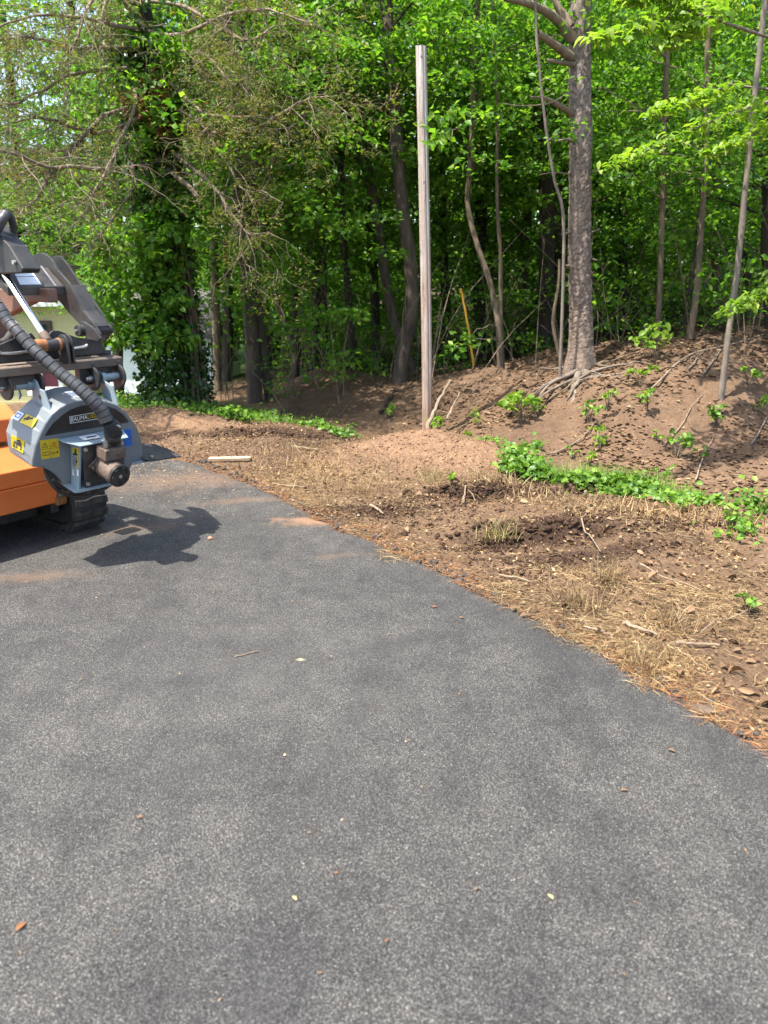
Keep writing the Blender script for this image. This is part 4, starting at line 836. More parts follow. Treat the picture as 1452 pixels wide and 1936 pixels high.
RUBBER = surface('rubber', (.016, .016, .017), (.034, .033, .032), .62, 25, .3, .002, dust=(.10, .085, .07), dustamt=.5)
TREAD = surface('tread_rubber', (.012, .011, .010), (.032, .029, .026), .85, 18, .6, .004, dust=(.12, .10, .08), dustamt=.5)
WRAP = surface('hose_wrap', (.028, .029, .031), (.052, .052, .055), .38, 30, .05, .001, spec=.5, dust=(.13, .125, .12), dustamt=.4)
SLEEVE = surface('hose_sleeve', (.012, .012, .013), (.028, .027, .027), .75, 60, .6, .002)
CHROME = surface('chrome', (.75, .76, .78), (.85, .86, .88), .12, 3, 0, 0, metallic=1.0)
ZINC = surface('zinc_bolt', (.42, .41, .39), (.58, .57, .54), .35, 30, .1, .001, metallic=.9)
RUST = surface('rusty_cast_iron', (.05, .033, .025), (.13, .092, .07), .75, 28, .7, .003, dust=(.19, .15, .12), dustamt=.5)
RUSTO = surface('rust_orange', (.16, .06, .022), (.30, .13, .05), .8, 30, .6, .002)
CAPB = surface('motor_cap_black', (.010, .010, .011), (.022, .022, .022), .35, 30, .2, .001, dust=(.10, .08, .065), dustamt=.45)
YELD = surface('decal_yellow', (.46, .33, .012), (.5, .37, .02), .4, 8, 0, 0)
BLUED = surface('decal_blue', (.02, .115, .42), (.025, .13, .46), .4, 8, 0, 0)
WHITED = surface('decal_white', (.60, .60, .59), (.70, .70, .69), .45, 8, 0, 0)
PAPER = surface('sticker_paper', (.52, .56, .60), (.68, .71, .73), .35, 14, 0, 0)
BLACKD = surface('decal_black', (.013, .012, .012), (.022, .020, .019), .3, 10, 0, 0, dust=(.09, .075, .065), dustamt=.5)
DISC = surface('cutter_disc', (.035, .037, .038), (.07, .072, .072), .35, 10, .1, .001, metallic=.5)

# ---------------------------------------------------------------- stump grinder
g0 = at(165, 840, 4.12); GROT = (R(14), 0, R(53.13)); G = Frame(g0, GROT)
gr = empty('stump_grinder', g0, GROT); tag(gr, 'grey blue stump grinder attachment held up in front of the orange loader', 'stump grinder')
face_px = [(61, 884), (62, 868), (68, 842), (78, 818), (87, 800), (98, 784), (112, 772), (128, 763), (147, 757), (172, 754), (200, 758), (220, 765), (240, 781), (256, 801), (266, 822), (270, 842), (271, 868)]
low_px = [(252, 876), (242, 898), (232, 910), (200, 921), (165, 927), (133, 924), (124, 916), (114, 905), (104, 896), (92, 889), (80, 884)]
HT = .215
fr = G.poly(face_px + low_px, 0.0); nF = len(face_px)
bk = []
for k, (a, z) in enumerate(fr):
    fl = math.exp(-((k - 2.6) / 1.5) ** 2) * .05 if k < nF else 0
    bk.append((a - fl, z + fl * .1))
mb = MB(); n = len(fr); mb.add([(a, 0, z) for a, z in fr] + [(a, HT, z) for a, z in bk], [tuple(range(n)), tuple(range(2 * n - 1, n - 1, -1))] + [(i, i + n, (i + 1) % n + n, (i + 1) % n) for i in range(n)])
hood = mb.build('hood', GREY, gr, bevel=.010, seg=3)
def onface(name, pts, y, th, matr, par, bev=0):
    m_ = MB(); m_.prism(G.poly(pts, y), y, y - th); return m_.build(name, matr, par, bevel=bev)
onface('nameplate', [(85, 824), (90, 814), (100, 801), (116, 786), (132, 775), (152, 767.5), (172, 765), (200, 767), (218, 773), (232, 783), (243, 796), (241, 798.5)], 0, .002, BLACKD, hood)
# lettering on the nameplate
def text_on(frame, s, p0, p1, height, y, matr, par, name='lettering', th=.0012, squeeze=1.0):
    """flat letters from p0 towards p1 (local points), standing on the plane local y"""
    cu = bpy.data.curves.new('t', 'FONT'); cu.body = s; cu.size = 1.0; cu.extrude = 0; to = bpy.data.objects.new('t', cu); C.objects.link(to)
    dg = bpy.context.evaluated_depsgraph_get(); me = bpy.data.meshes.new_from_object(to.evaluated_get(dg)); bpy.data.objects.remove(to); bpy.data.curves.remove(cu)
    co = np.array([v.co for v in me.vertices]); w_ = co[:, 0].max() - co[:, 0].min(); h_ = co[:, 1].max() - co[:, 1].min()
    a = np.array((p0[0], p0[2])); d = np.array((p1[0] - p0[0], p1[2] - p0[2])); L_ = np.linalg.norm(d); d = d / L_; up = np.array((-d[1], d[0]))
    q = a + ((co[:, :1] - co[:, 0].min()) / w_ * L_) * d + ((co[:, 1:2] - co[:, 1].min()) / h_ * height) * up
    V = np.stack([q[:, 0], np.full(len(q), y), q[:, 1]], 1); me.vertices.foreach_set('co', V.astype(np.float32).ravel()); me.update(); me.materials.clear()
    return link(name, me, matr, par)
yl = -.0033
pA, pB = G.px(134.5, 797.5, yl), G.px(165, 792.3, yl); text_on(G, 'BAUMA', pA, pB, .024, yl, WHITED, hood)
pC, pD = G.px(165.8, 792.1, yl), G.px(195, 787, yl); text_on(G, 'LIGHT', pC, pD, .024, yl, YELD, hood)
def frame_line(a, b, y, wd, matr, par, name='outline'):
    A, B = G.px(*a, y), G.px(*b, y); d = Vector((B.x - A.x, 0, B.z - A.z)).normalized(); nn_ = Vector((-d.z, 0, d.x)) * wd / 2; m_ = MB()
    m_.add([A - nn_, B - nn_, B + nn_, A + nn_], [(0, 1, 2, 3)]); return m_.build(name, matr, par)
for a, b in (((131.5, 788), (197.5, 777)), ((132.5, 800.5), (198.5, 789.5)), ((132, 787.5), (133, 801)), ((197.5, 776.6), (198.5, 789.9))): frame_line(a, b, yl, .003, WHITED, hood)
# warning decals
dc = onface('warning_decal', [(75, 833), (110, 828.5), (113.2, 863), (78, 869)], 0, .0015, YELD, hood); yd = -.0022
INK = surface('decal_ink', (.012, .012, .012), (.02, .02, .02), .4, 8, 0, 0); REDI = surface('decal_red', (.45, .05, .02), (.5, .06, .02), .4, 8, 0, 0)
def ink(pts, wd=.0026, matr=INK, y=None, par=None):
    for a, b in zip(pts[:-1], pts[1:]): frame_line(a, b, yd if y is None else y, wd, matr, par or dc, 'pictogram_line')
ink([(80, 847), (84.5, 837), (90, 845.5), (80, 847)]); ink([(85, 840.5), (85.5, 843.5)], .003); ink([(94, 831), (96, 866)], .0015); ink([(76.5, 850.5), (111.5, 846)], .0015)
ink([(97, 845), (101.5, 835), (107, 843.5), (97, 845)], .0022, REDI); ink([(99, 836), (105, 844)], .002, REDI); ink([(105, 835), (100, 844)], .002, REDI)
ink([(81, 856), (81.5, 862), (86.5, 861.2), (93, 860.3), (92.5, 854), (90, 854), (87, 855.5), (84, 855), (81, 856)]); ink([(86.7, 856), (87, 861)])
ink([(98, 857), (99.5, 854.5), (102, 855), (102.5, 858), (100, 860), (98, 857)]); ink([(104, 856.5), (109, 854.5)], .004); ink([(107.5, 853), (110.2, 854.6), (108, 856.5)], .004)
dc2 = onface('instruction_decal', [(232.5, 812.5), (248, 810), (250.2, 842), (236, 845)], 0, .0015, BLUED, hood); BL2 = surface('decal_blue_dark', (.008, .045, .2), (.01, .05, .22), .4, 8, 0, 0)
ink([(236, 828), (238, 815), (244, 814), (246, 827)], .003, BL2, None, dc2); ink([(237, 840), (238, 832), (246.5, 830.5), (247.5, 838), (237, 840)], .003, BL2, None, dc2); ink([(234.5, 829.5), (249.2, 827)], .002, BL2, None, dc2)
# decals on the slanted side of the hood: follow the lofted panel
def side_quad(k0, f0, k1, f1, y0, y1, th, matr, name):
    def pt(k, f, y):
        i0 = int(k); t = k - i0; A = Vector((fr[i0][0], 0, fr[i0][1])).lerp(Vector((fr[i0 + 1][0], 0, fr[i0 + 1][1])), t); B = Vector((bk[i0][0], HT, bk[i0][1])).lerp(Vector((bk[i0 + 1][0], HT, bk[i0 + 1][1])), t)
        return A.lerp(B, y)
    q = [pt(k0, 0, y0), pt(k1, 0, y0), pt(k1, 0, y1), pt(k0, 0, y1)]; nrm = (q[1] - q[0]).cross(q[3] - q[0]).normalized()
    if nrm.x > 0: nrm = -nrm
    m_ = MB(); m_.add([p - nrm * .002 for p in q] + [p + nrm * (.0045 + th) for p in q], [(0, 1, 2, 3), (7, 6, 5, 4), (0, 4, 5, 1), (1, 5, 6, 2), (2, 6, 7, 3), (3, 7, 4, 0)]); o = m_.build(name, matr, hood)
    c_ = sum(q, Vector()) / 4 + nrm * (.0056 + th); ex = (q[3] - q[0]); ey = (q[1] - q[0])
    return o, lambda a, b: c_ + ex * a + ey * b, nrm
for (ka, kb, y0, y1, nm) in ((1.05, 1.95, .34, .78, 'warning_decal'), (3.05, 3.95, .28, .68, 'warning_decal')):
    o, uv, nrm = side_quad(ka, 0, kb, 0, y0, y1, .0012, YELD, nm)
    for (a0, b0_, a1, b1_) in ((-.3, -.35, -.3, -.1), (.05, -.38, .05, -.08), (.3, -.38, .3, -.05), (.18, -.2, .3, -.38), (-.3, .1, .3, .12), (-.25, .2, .2, .38), (-.2, .38, .25, .2), (-.38, .03, .38, .03)):
        A, B = uv(a0, b0_), uv(a1, b1_); d = (B - A).normalized(); s_ = d.cross(nrm) * .0035; m_ = MB(); m_.add([A - s_, B - s_, B + s_, A + s_], [(0, 1, 2, 3)]); m_.build('pictogram_line', INK, o)
o, uv, nrm = side_quad(3.1, 0, 3.85, 0, .74, .95, .0012, WHITED, 'round_decal')
for a0, b0_, a1, b1_ in ((-.3, -.2, .3, -.2), (-.3, .25, .3, .25), (-.3, -.2, -.3, .25), (.3, -.2, .3, .25)):
    A, B = uv(a0, b0_), uv(a1, b1_); d = (B - A).normalized(); s_ = d.cross(nrm) * .003; m_ = MB(); m_.add([A - s_, B - s_, B + s_, A + s_], [(0, 1, 2, 3)]); m_.build('pictogram_line', BLUED, o)
# serial sticker on top of the hood
o, uv, nrm = side_quad(8.06, 0, 8.94, 0, .2, .62, .0012, WHITED, 'serial_label')
A, B = uv(-.05, -.2), uv(-.05, .4); m_ = MB(); s_ = (B - A).normalized().cross(nrm) * .014; m_.add([A - s_, B - s_, B + s_, A + s_], [(0, 1, 2, 3)]); m_.build('lettering_block', INK, o)

# cutter wheel seen under the hood
wc = G.px(166, 850, .07); wr = .262
mb = MB(); mb.cyl((wc.x, .05, wc.z), (wc.x, .085, wc.z), wr, n=72); wheel = mb.build('cutter_wheel', DISC, gr, bevel=.004)
mb = MB(); mb.tube([(wc.x + (wr + .012) * math.cos(t), .045, wc.z + (wr + .012) * math.sin(t)) for t in np.linspace(math.pi * .98, math.pi * 1.72, 40)], [.010] * 40, 8); mb.build('rim', RUBBER, wheel, smooth=True)
for a in np.linspace(0, 2 * math.pi, 12, endpoint=False):
    c_ = (wc.x + (wr - .035) * math.cos(a + .2), .05, wc.z + (wr - .035) * math.sin(a + .2)); mb = MB(); mb.cyl(c_, (c_[0], .028, c_[2]), .014, n=6); mb.cyl((c_[0], .028, c_[2]), (c_[0], .015, c_[2]), .008, n=8); mb.build('tooth_bolt', ZINC, wheel)
    mb = MB(); cc = Vector((wc.x + (wr + .0) * math.cos(a), .07, wc.z + (wr + .0) * math.sin(a))); mb.box(cc, (.035, .05, .022), (0, -a, 0)); mb.build('tooth', RUST, wheel, bevel=.004)
# motor bracket
BY = -.085
mb = MB(); side = [(129, 836), (133, 921)]; A0, A1 = G.px(131, 838, -.003), G.px(134, 922, -.003); xs_ = G.px(150, 880, BY).x
mb.add([(A0.x + .005, -.003, A0.z), (A1.x, -.003, A1.z), (xs_, BY, G.px(160, 922, BY).z), (xs_, BY, G.px(152, 842, BY).z), (A0.x + .017, -.003, A0.z), (A1.x + .012, -.003, A1.z), (xs_ + .012, BY, G.px(160, 922, BY).z), (xs_ + .012, BY, G.px(152, 842, BY).z)], [(0, 1, 2, 3), (4, 7, 6, 5), (0, 3, 7, 4), (1, 5, 6, 2), (2, 6, 7, 3), (0, 4, 5, 1)])
brk = mb.build('motor_bracket', LBLUE, gr, bevel=.002)
zt = G.px(165, 841, BY - .01).z; zl = G.px(165, 922, BY).z
xl, xr = G.px(146, 840, BY).x, G.px(234, 832, BY).x
mb = MB(); mb.add([(xl - .06, -.004, zt + .012), (xl - .052, -.045, zt + .010), (xl + .005, BY - .022, zt), (xr + .012, BY - .022, zt), (xr + .035, -.03, zt + .008), (xr + .035, -.004, zt + .012)] + [(xl - .06, -.004, zt + .018), (xl - .052, -.045, zt + .016), (xl + .005, BY - .022, zt + .006), (xr + .012, BY - .022, zt + .006), (xr + .035, -.03, zt + .014), (xr + .035, -.004, zt + .018)],
    [(0, 1, 2, 3, 4, 5), (11, 10, 9, 8, 7, 6)] + [(i, (i + 1) % 6, (i + 1) % 6 + 6, i + 6) for i in range(6)]); mb.build('shelf', LBLUE, gr, bevel=.002)
mb = MB(); mb.box((xl + .10, -.045, zt + .0165), (.10, .05, .0012)); lab = mb.build('serial_label', WHITED, gr); mb = MB(); mb.box((xl + .11, -.045, zt + .0176), (.06, .014, .0008)); mb.build('lettering_block', INK, lab)
mb = MB(); mb.prism([(xl - .03, zl + .004), (xr - .03, zl + .004), (xr - .06, zl - .004), (xl + .0, zl - .004)], -.004, BY - .03); mb.build('bottom_flange', LBLUE, gr, bevel=.002)
mpx = [(154, 844), (233, 834), (234, 908), (160, 922)]
mp_ = onface('motor_plate', mpx, BY, .008, BLACK, gr, .001)
for u, v in ((160.5, 849.5), (229, 837), (165.5, 914.5), (229, 903)): c_ = G.px(u, v, BY - .008); mb = MB(); mb.cyl(c_, c_ + Vector((0, -.006, 0)), .0115, n=12); mb.cyl(c_, c_ + Vector((0, -.014, 0)), .0095, n=6); mb.build('bolt', ZINC, mp_)
# side sticker on the bracket cheek
def cheek(a, b, th=.0012):      # point on the bracket cheek: a from hood to motor plate, b up
    P0 = Vector((A1.x, -.003, A1.z)); P1 = Vector((xs_, BY, G.px(160, 922, BY).z)); P2 = Vector((xs_, BY, G.px(152, 842, BY).z)); P3 = Vector((A0.x + .005, -.003, A0.z)); return P0.lerp(P1, a).lerp(P3.lerp(P2, a), b)
nr = (cheek(1, 0) - cheek(0, 0)).cross(cheek(0, 1) - cheek(0, 0)).normalized(); nr = nr if nr.x < 0 else -nr
def cheekq(a0, a1, b0_, b1_, matr, off, par): m_ = MB(); m_.add([cheek(a, b) + nr * off for a, b in ((a0, b0_), (a1, b0_), (a1, b1_), (a0, b1_))], [(0, 1, 2, 3)]); return m_.build('warning_decal' if matr is YELD else 'pictogram_line' if matr is INK else 'label_strip', matr, par)
dq = cheekq(.25, .9, .46, .93, YELD, .0015, brk); cheekq(.25, .98, .30, .44, WHITED, .0015, brk)
for q in ((.4, .48, .52, .68), (.62, .7, .52, .7), (.36, .8, .76, .8), (.5, .68, .8, .9), (.3, .85, .715, .725), (.66, .8, .6, .66)): cheekq(*q, INK, .0025, dq)
# hydraulic motor
mc = G.px(191, 878, BY - .02); ax = Vector((0, -1, 0))
mb = MB(); mb.prism([(mc.x + .058 * math.cos(t) * (1.35 if k % 2 == 0 else .8), mc.z + .058 * math.sin(t) * (1.35 if k % 2 == 0 else .8)) for k, t in enumerate(np.linspace(math.pi, 3 * math.pi, 8, endpoint=False))], BY - .008, BY - .024)
mot = mb.build('motor_flange', RUST, gr, bevel=.004)
mb = MB(); c0 = Vector((mc.x, BY - .02, mc.z)); mb.cyl(c0, c0 + ax * .035, .040, n=28); mb.cyl(c0 + ax * .035, c0 + ax * .15, .054, n=36); mb.cyl(c0 + ax * .11, c0 + ax * .152, .060, n=36); body = mb.build('motor_body', RUST, gr, bevel=.003)
mb = MB(); mb.cyl(c0 + ax * .152, c0 + ax * .172, .062, n=40); cap = mb.build('motor_cap', CAPB, gr, bevel=.003)
mb = MB(); mb.cyl(c0 + ax * .172, c0 + ax * .176, .010, n=16); mb.build('center_plug', ZINC, cap)
for a in np.linspace(.4, .4 + 2 * math.pi, 7, endpoint=False): q = c0 + ax * .172 + Vector((math.cos(a) * .046, 0, math.sin(a) * .046)); mb = MB(); mb.cyl(q, q + ax * .009, .0085, n=6); mb.build('bolt', CAPB, cap)
q = c0 + Vector((-.052, -.004, -.006)); mb = MB(); mb.cyl(q, q + ax * .022, .012, n=12); mb.build('bolt', RUST, mot)
vb = G.px(207, 852, BY - .06); mb = MB(); mb.box((vb.x, BY - .075, vb.z), (.125, .085, .062)); blk = mb.build('valve_block', RUST, gr, bevel=.004)
for k in range(3): mb = MB(); mb.box((vb.x + .02, BY - .1185, vb.z + .014 - k * .014), (.066, .002, .006)); mb.build('cast_rib', RUST, blk)
mb = MB(); mb.box((vb.x - .03, BY - .07, vb.z - .045), (.05, .06, .04)); mb.build('port_casting', RUST, blk, bevel=.004)
f0 = Vector((vb.x - .035, BY - .075, vb.z + .031)); mb = MB(); mb.cyl(f0, f0 + Vector((0, 0, .022)), .017, n=6); mb.cyl(f0 + Vector((0, 0, .022)), f0 + Vector((0, 0, .045)), .013, n=16); mb.cyl(f0 + Vector((0, 0, .036)), f0 + Vector((0, 0, .06)), .016, n=6); mb.build('hydraulic_fitting', ZINC, blk, bevel=.001)
f1 = Vector((vb.x + .035, BY - .075, vb.z + .031)); mb = MB(); mb.cyl(f1, f1 + Vector((0, 0, .03)), .021, n=16); mb.build('hydraulic_fitting', WRAP, blk, bevel=.001)
# pin lugs
def lug(pts, x, th, pin0, pin1, pr):
    m_ = MB(); m_.prism(G.poly_x(pts, x), x, x + th, 'x'); o = m_.build('mount_lug', LBLUE, gr, bevel=.003)
    A = G.px_x(*pin1, x); B = G.px(*pin0, A.y); m_ = MB(); m_.cyl(A, Vector((B.x, A.y, A.z)), pr, n=24); m_.cyl(A + Vector((.0, 0, 0)), A + Vector((-.03 if B.x < A.x else .03, 0, 0)), pr * 1.35, n=24); m_.build('mount_pin', LBLUE, gr, bevel=.003); return A, B
x1 = G.px(98, 780, .02).x; LA, LB = lug([(97, 782), (82, 739), (73, 735), (67, 720), (60, 715), (53, 718), (50, 727), (60, 738), (63, 770)], x1, .012, (26, 735), (59, 727), .021)
hb = Vector((x1 - .001, *G.poly_x([(76, 751)], x1)[0])); mb = MB(); mb.cyl(hb, hb + Vector((.0006 - .0012, 0, 0)), .011, n=20); mb.build('lug_hole', INK, gr)
x2 = G.px(218, 764, .03).x; RA, RB = lug([(222, 768), (211, 730), (197, 721), (191, 707), (185, 702), (180, 706), (186, 718), (194, 745), (196, 758)], x2, .012, (228, 712), (190, 714), .020)
mb = MB(); mb.prism([(G.px_x(52, 735, x1).y, G.px_x(52, 735, x1).z), (G.px_x(62, 770, x1).y + .03, fr[5][1] + .03), (G.px_x(62, 770, x1).y + .05, fr[5][1])], x1 - .05, x1 - .04, 'x'); mb.build('gusset', LBLUE, gr, bevel=.002)
# rubber skirt and its steel lip
fx = fr[nF - 1][0]; fz = fr[nF - 1][1]
sk = [G.px_z(u, v, fz + dz) for u, v, dz in ((270, 867, .02), (286, 871, .012), (318, 866, .0), (343, 862, -.012), (320, 849, .0), (293, 839, .012), (268, 838, .02))]
mb = MB(); mb.add([tuple(p) for p in sk] + [(p.x, p.y, p.z - .008) for p in sk], [tuple(range(7)), tuple(range(13, 6, -1))] + [(i, (i + 1) % 7, (i + 1) % 7 + 7, i + 7) for i in range(7)]); mb.build('rubber_skirt', RUBBER, gr, bevel=.002)
lp = [G.px_z(u, v, fz) for u, v in ((248, 878), (268, 874), (290, 870.5), (284, 866), (268, 866))]
mb = MB(); mb.add([(p.x, p.y, p.z) for p in lp] + [(p.x, p.y, p.z - .006) for p in lp], [tuple(range(5)), tuple(range(9, 4, -1))] + [(i, (i + 1) % 5, (i + 1) % 5 + 5, i + 5) for i in range(5)]); lipo = mb.build('skirt_lip', LBLUE, gr, bevel=.001)
bq = G.px_z(287.5, 866, fz + .016); mb = MB(); mb.cyl(bq, bq + Vector((0, 0, .014)), .010, n=6); mb.build('bolt', ZINC, lipo)

# ---------------------------------------------------------------- orange mini loader
O3 = (-1.80, 4.70, 0.0); LROT = (0, 0, R(53.13)); M = Frame(O3, LROT)
ld = empty('mini_loader', O3, LROT); tag(ld, 'orange tracked mini loader at the left edge carrying the grinder', 'loader')
def yz(*pts): return [(y, M.px(u, v, y).z) for u, v, y in pts]
X_L = -1.02
def panel(name, prof, x0, x1, matr=ORANGE, bev=.006):
    m_ = MB(); m_.prism(prof, x0, x1, 'x'); return m_.build(name, matr, ld, bevel=bev)
xr_low = M.px(110, 952, .03).x; xr_mid = M.px(106, 905, 0).x
low = yz((60, 962, .04), (60, 917, -.005)); mid = yz((60, 915, .005), (60, 885, -.005), (50, 838, .17))
panel('front_guard', [low[0], low[1], (.06, low[1][1] + .002), (.30, low[1][1]), (.30, low[0][1])], X_L, xr_low)
panel('front_panel', [mid[0], mid[1], mid[2], (.45, mid[2][1]), (.45, mid[0][1])], X_L, xr_mid)
up = yz((15, 834, .18), (15, 792, .19), (15, 764, .30))
panel('engine_cover', [up[0], up[1], up[2], (.9, up[2][1] + .06), (.9, up[0][1])], X_L + .1, M.px(36, 800, .19).x)
mb = MB(); q = M.px(19, 796, .185); mb.cyl(q, q + Vector((0, -.008, 0)), .01, n=6); mb.build('bolt', ZINC, ld)
mb = MB(); mb.box((X_L + .42, 1.15, .62), (.62, .55, .75)); mb.build('rear_body', ORANGE, ld, bevel=.03, seg=3)
mb = MB(); mb.box(((X_L + xr_low) / 2, .80, .19), (xr_low - X_L + .08, .90, .23)); mb.build('chassis_shade_block', BLACK, ld, bevel=.01)  # dark chassis block, sized to make the space under the loader look shaded
# hinge bits by the track
q = M.px(112, 944, .05); mb = MB(); mb.box(q, (.07, .06, .05), (.2, 0, .1)); mb.build('guard_hinge', RUSTO, ld, bevel=.004)
q = M.px(108, 938, .03); mb = MB(); mb.cyl(q, q + Vector((.05, -.01, .01)), .016, n=12); mb.build('hinge_pin', RUST, ld, bevel=.002)
mb = MB(); mb.box((-.06, .62, .43), (.42, .95, .04)); mb.build('track_shade_cover', BLACK, ld, bevel=.01)  # added cover, hidden behind the hood, keeps sun off the track's inner side
# tracks
tx0, tx1 = M.px(141, 965, -.03).x, M.px(203, 962, -.03).x; TR_ = .175; TLEN = 1.15; TY = -.03
def loop_pt(s):
    st_ = TLEN - 2 * TR_; hp = math.pi * TR_; s = s % (2 * st_ + 2 * hp)
    if s < hp: a = math.pi / 2 + s / TR_; return TY + TR_ + TR_ * math.cos(a), TR_ + TR_ * math.sin(a) + .02, a
    s -= hp
    if s < st_: return TY + TR_ + s, .02, 1.5 * math.pi
    s -= st_
    if s < hp: a = 1.5 * math.pi + s / TR_; return TY + TLEN - TR_ + TR_ * math.cos(a), TR_ + TR_ * math.sin(a) + .02, a
    s -= hp; return TY + TLEN - TR_ - s, 2 * TR_ + .02, math.pi / 2
per_ = 2 * (TLEN - 2 * TR_) + 2 * math.pi * TR_
lugm = MB(); lugm.add([(-.5, -.026, 0), (-.2, -.032, 0), (.1, -.024, 0), (.5, -.030, 0), (.5, .020, 0), (.1, .028, 0), (-.2, .018, 0), (-.5, .026, 0), (-.5, -.018, .022), (-.2, -.024, .022), (.1, -.016, .022), (.5, -.022, .022), (.5, .012, .022), (.1, .02, .022), (-.2, .010, .022), (-.5, .018, .022)],
    [tuple(range(7, -1, -1)), tuple(range(8, 16))] + [(i, (i + 1) % 8, (i + 1) % 8 + 8, i + 8) for i in range(8)]); lugme = lugm.mesh('tread_lug'); lugme.materials.append(TREAD)
for (a0, a1) in ((tx0, tx1), (X_L - .12 - (tx1 - tx0) * .2, X_L - .12 + (tx1 - tx0) * .8)):
    prof = [loop_pt(s)[:2] for s in np.linspace(0, per_, 64, endpoint=False)]; inn = [(y, z) for y, z in prof]
    mb = MB(); n = len(prof); cy_m = TY + TLEN / 2; cz_m = TR_ + .02
    ins = [(cy_m + (y - cy_m) * (1 - .028 / (TLEN / 2)), cz_m + (z - cz_m) * (1 - .028 / TR_)) for y, z in prof]
    mb.add([(a0, y, z) for y, z in prof] + [(a1, y, z) for y, z in prof] + [(a0, y, z) for y, z in ins] + [(a1, y, z) for y, z in ins],
        [(i, (i + 1) % n, n + (i + 1) % n, n + i) for i in range(n)] + [(2 * n + i, 3 * n + i, 3 * n + (i + 1) % n, 2 * n + (i + 1) % n) for i in range(n)] + [(i, 2 * n + i, 2 * n + (i + 1) % n, (i + 1) % n) for i in range(n)] + [(n + i, n + (i + 1) % n, 3 * n + (i + 1) % n, 3 * n + i) for i in range(n)])
    trk = mb.build('track', TREAD, ld)
    for y_, r_ in ((TY + TR_, TR_ - .05), (TY + TLEN - TR_, TR_ - .05), (TY + TLEN * .5, .07)):
        mb = MB(); mb.cyl((a0 + .03, y_, TR_ + .02 if r_ > .08 else .12), (a1 - .03, y_, TR_ + .02 if r_ > .08 else .12), r_, n=28); mb.build('track_wheel', BLACK, trk, bevel=.008)
    mb = MB(); mb.prism([(cy_m + (y - cy_m) * .985, cz_m + (z - cz_m) * .9) for y, z in ins], a0 + .012, a0 + .03, 'x'); mb.build('track_shade_panel', BLACK, trk)  # black panel added inside the track loop, standing in for shade
    nl = 34
    for k in range(nl):
        y_, z_, a = loop_pt(per_ * k / nl + .02); o = bpy.data.objects.new('tread_lug', lugme); C.objects.link(o); o.parent = trk; o.location = ((a0 + a1) / 2, y_, z_); o.scale = ((a1 - a0) * .98, 1.15, 1)
        o.rotation_euler = (a - math.pi / 2, 0, 0)
    mb = MB(); mb.box((a0 - .05 if a0 > -.5 else a1 + .05, TY + TLEN * .5, .22), (.06, .9, .14)); mb.build('track_frame', BLACK, ld, bevel=.01)

# quick-attach beam and plate
BYL = -.42
def mbox(name, u0, v0, u1, v1, y, dep, matr, bev=.004, x0=None):
    A, B = M.px(u0, v0, y), M.px(u1, v1, y); xa = A.x if x0 is None else x0; m_ = MB(); m_.box(((xa + B.x) / 2, y + dep / 2, (A.z + B.z) / 2), (B.x - xa, dep, abs(A.z - B.z))); return m_.build(name, matr, ld, bevel=bev)
ztop, zbot = M.px(120, 684.5, BYL).z, M.px(120, 702, BYL).z; xb1 = M.px(233, 690, BYL).x
mb = MB(); mb.prism([(BYL, zbot), (BYL, ztop - .006), (BYL + .008, ztop), (BYL + .11, ztop + .008), (BYL + .11, ztop - .004), (BYL + .03, ztop - .012), (BYL + .03, zbot)], M.px(-30, 690, BYL).x, xb1, 'x'); beam = mb.build('attach_beam', BEAM, ld, bevel=.005, seg=3)
mb = MB(); mb.prism([(BYL + .11, ztop + .012), (BYL + .115, ztop + .03), (BYL + .125, ztop + .03), (BYL + .125, ztop - .01)], M.px(-30, 690, BYL).x, xb1 + .005, 'x'); mb.build('beam_lip', BLACK, ld)
mbox('lower_crossbar', 150, 698, 214, 722, BYL + .03, .05, BLACK); mbox('lower_crossbar', -40, 700, 70, 724, BYL + .03, .05, BLACK, x0=M.px(-28, 690, BYL).x)
py_ = BYL + .055
def mpoly(name, pts, y, th, matr, bev=.003): m_ = MB(); m_.prism(M.poly(pts, y), y, y + th); return m_.build(name, matr, ld, bevel=bev)
plate = mpoly('attach_plate', [(74, 680), (76, 660), (88, 640), (95, 629), (100, 625), (111, 625), (143, 637), (165, 640), (193, 645), (200, 668)], py_, .012, BLACK)
mpoly('attach_plate', [(-40, 690), (-40, 655), (0, 651), (34, 637), (60, 629), (68, 640), (74, 680)], py_, .012, BLACK)
for pts in (((134, 659.5), (158, 656), (165, 652.5)), ((1, 669), (25, 667.5), (53, 664))):
    q = [M.px(u, v, py_ - .012) for u, v in (pts[0], pts[1], pts[2])] if pts[0][0] > 100 else [M.px(u, v, py_ - .012) for u, v in ((-4, 662), (3, 668), (28, 668), (53, 664))]
    m_ = MB(); m_.tube(smooth_path(q, 12), [.0085] * 12, 10); m_.build('lock_handle', ZINC, ld, smooth=True)
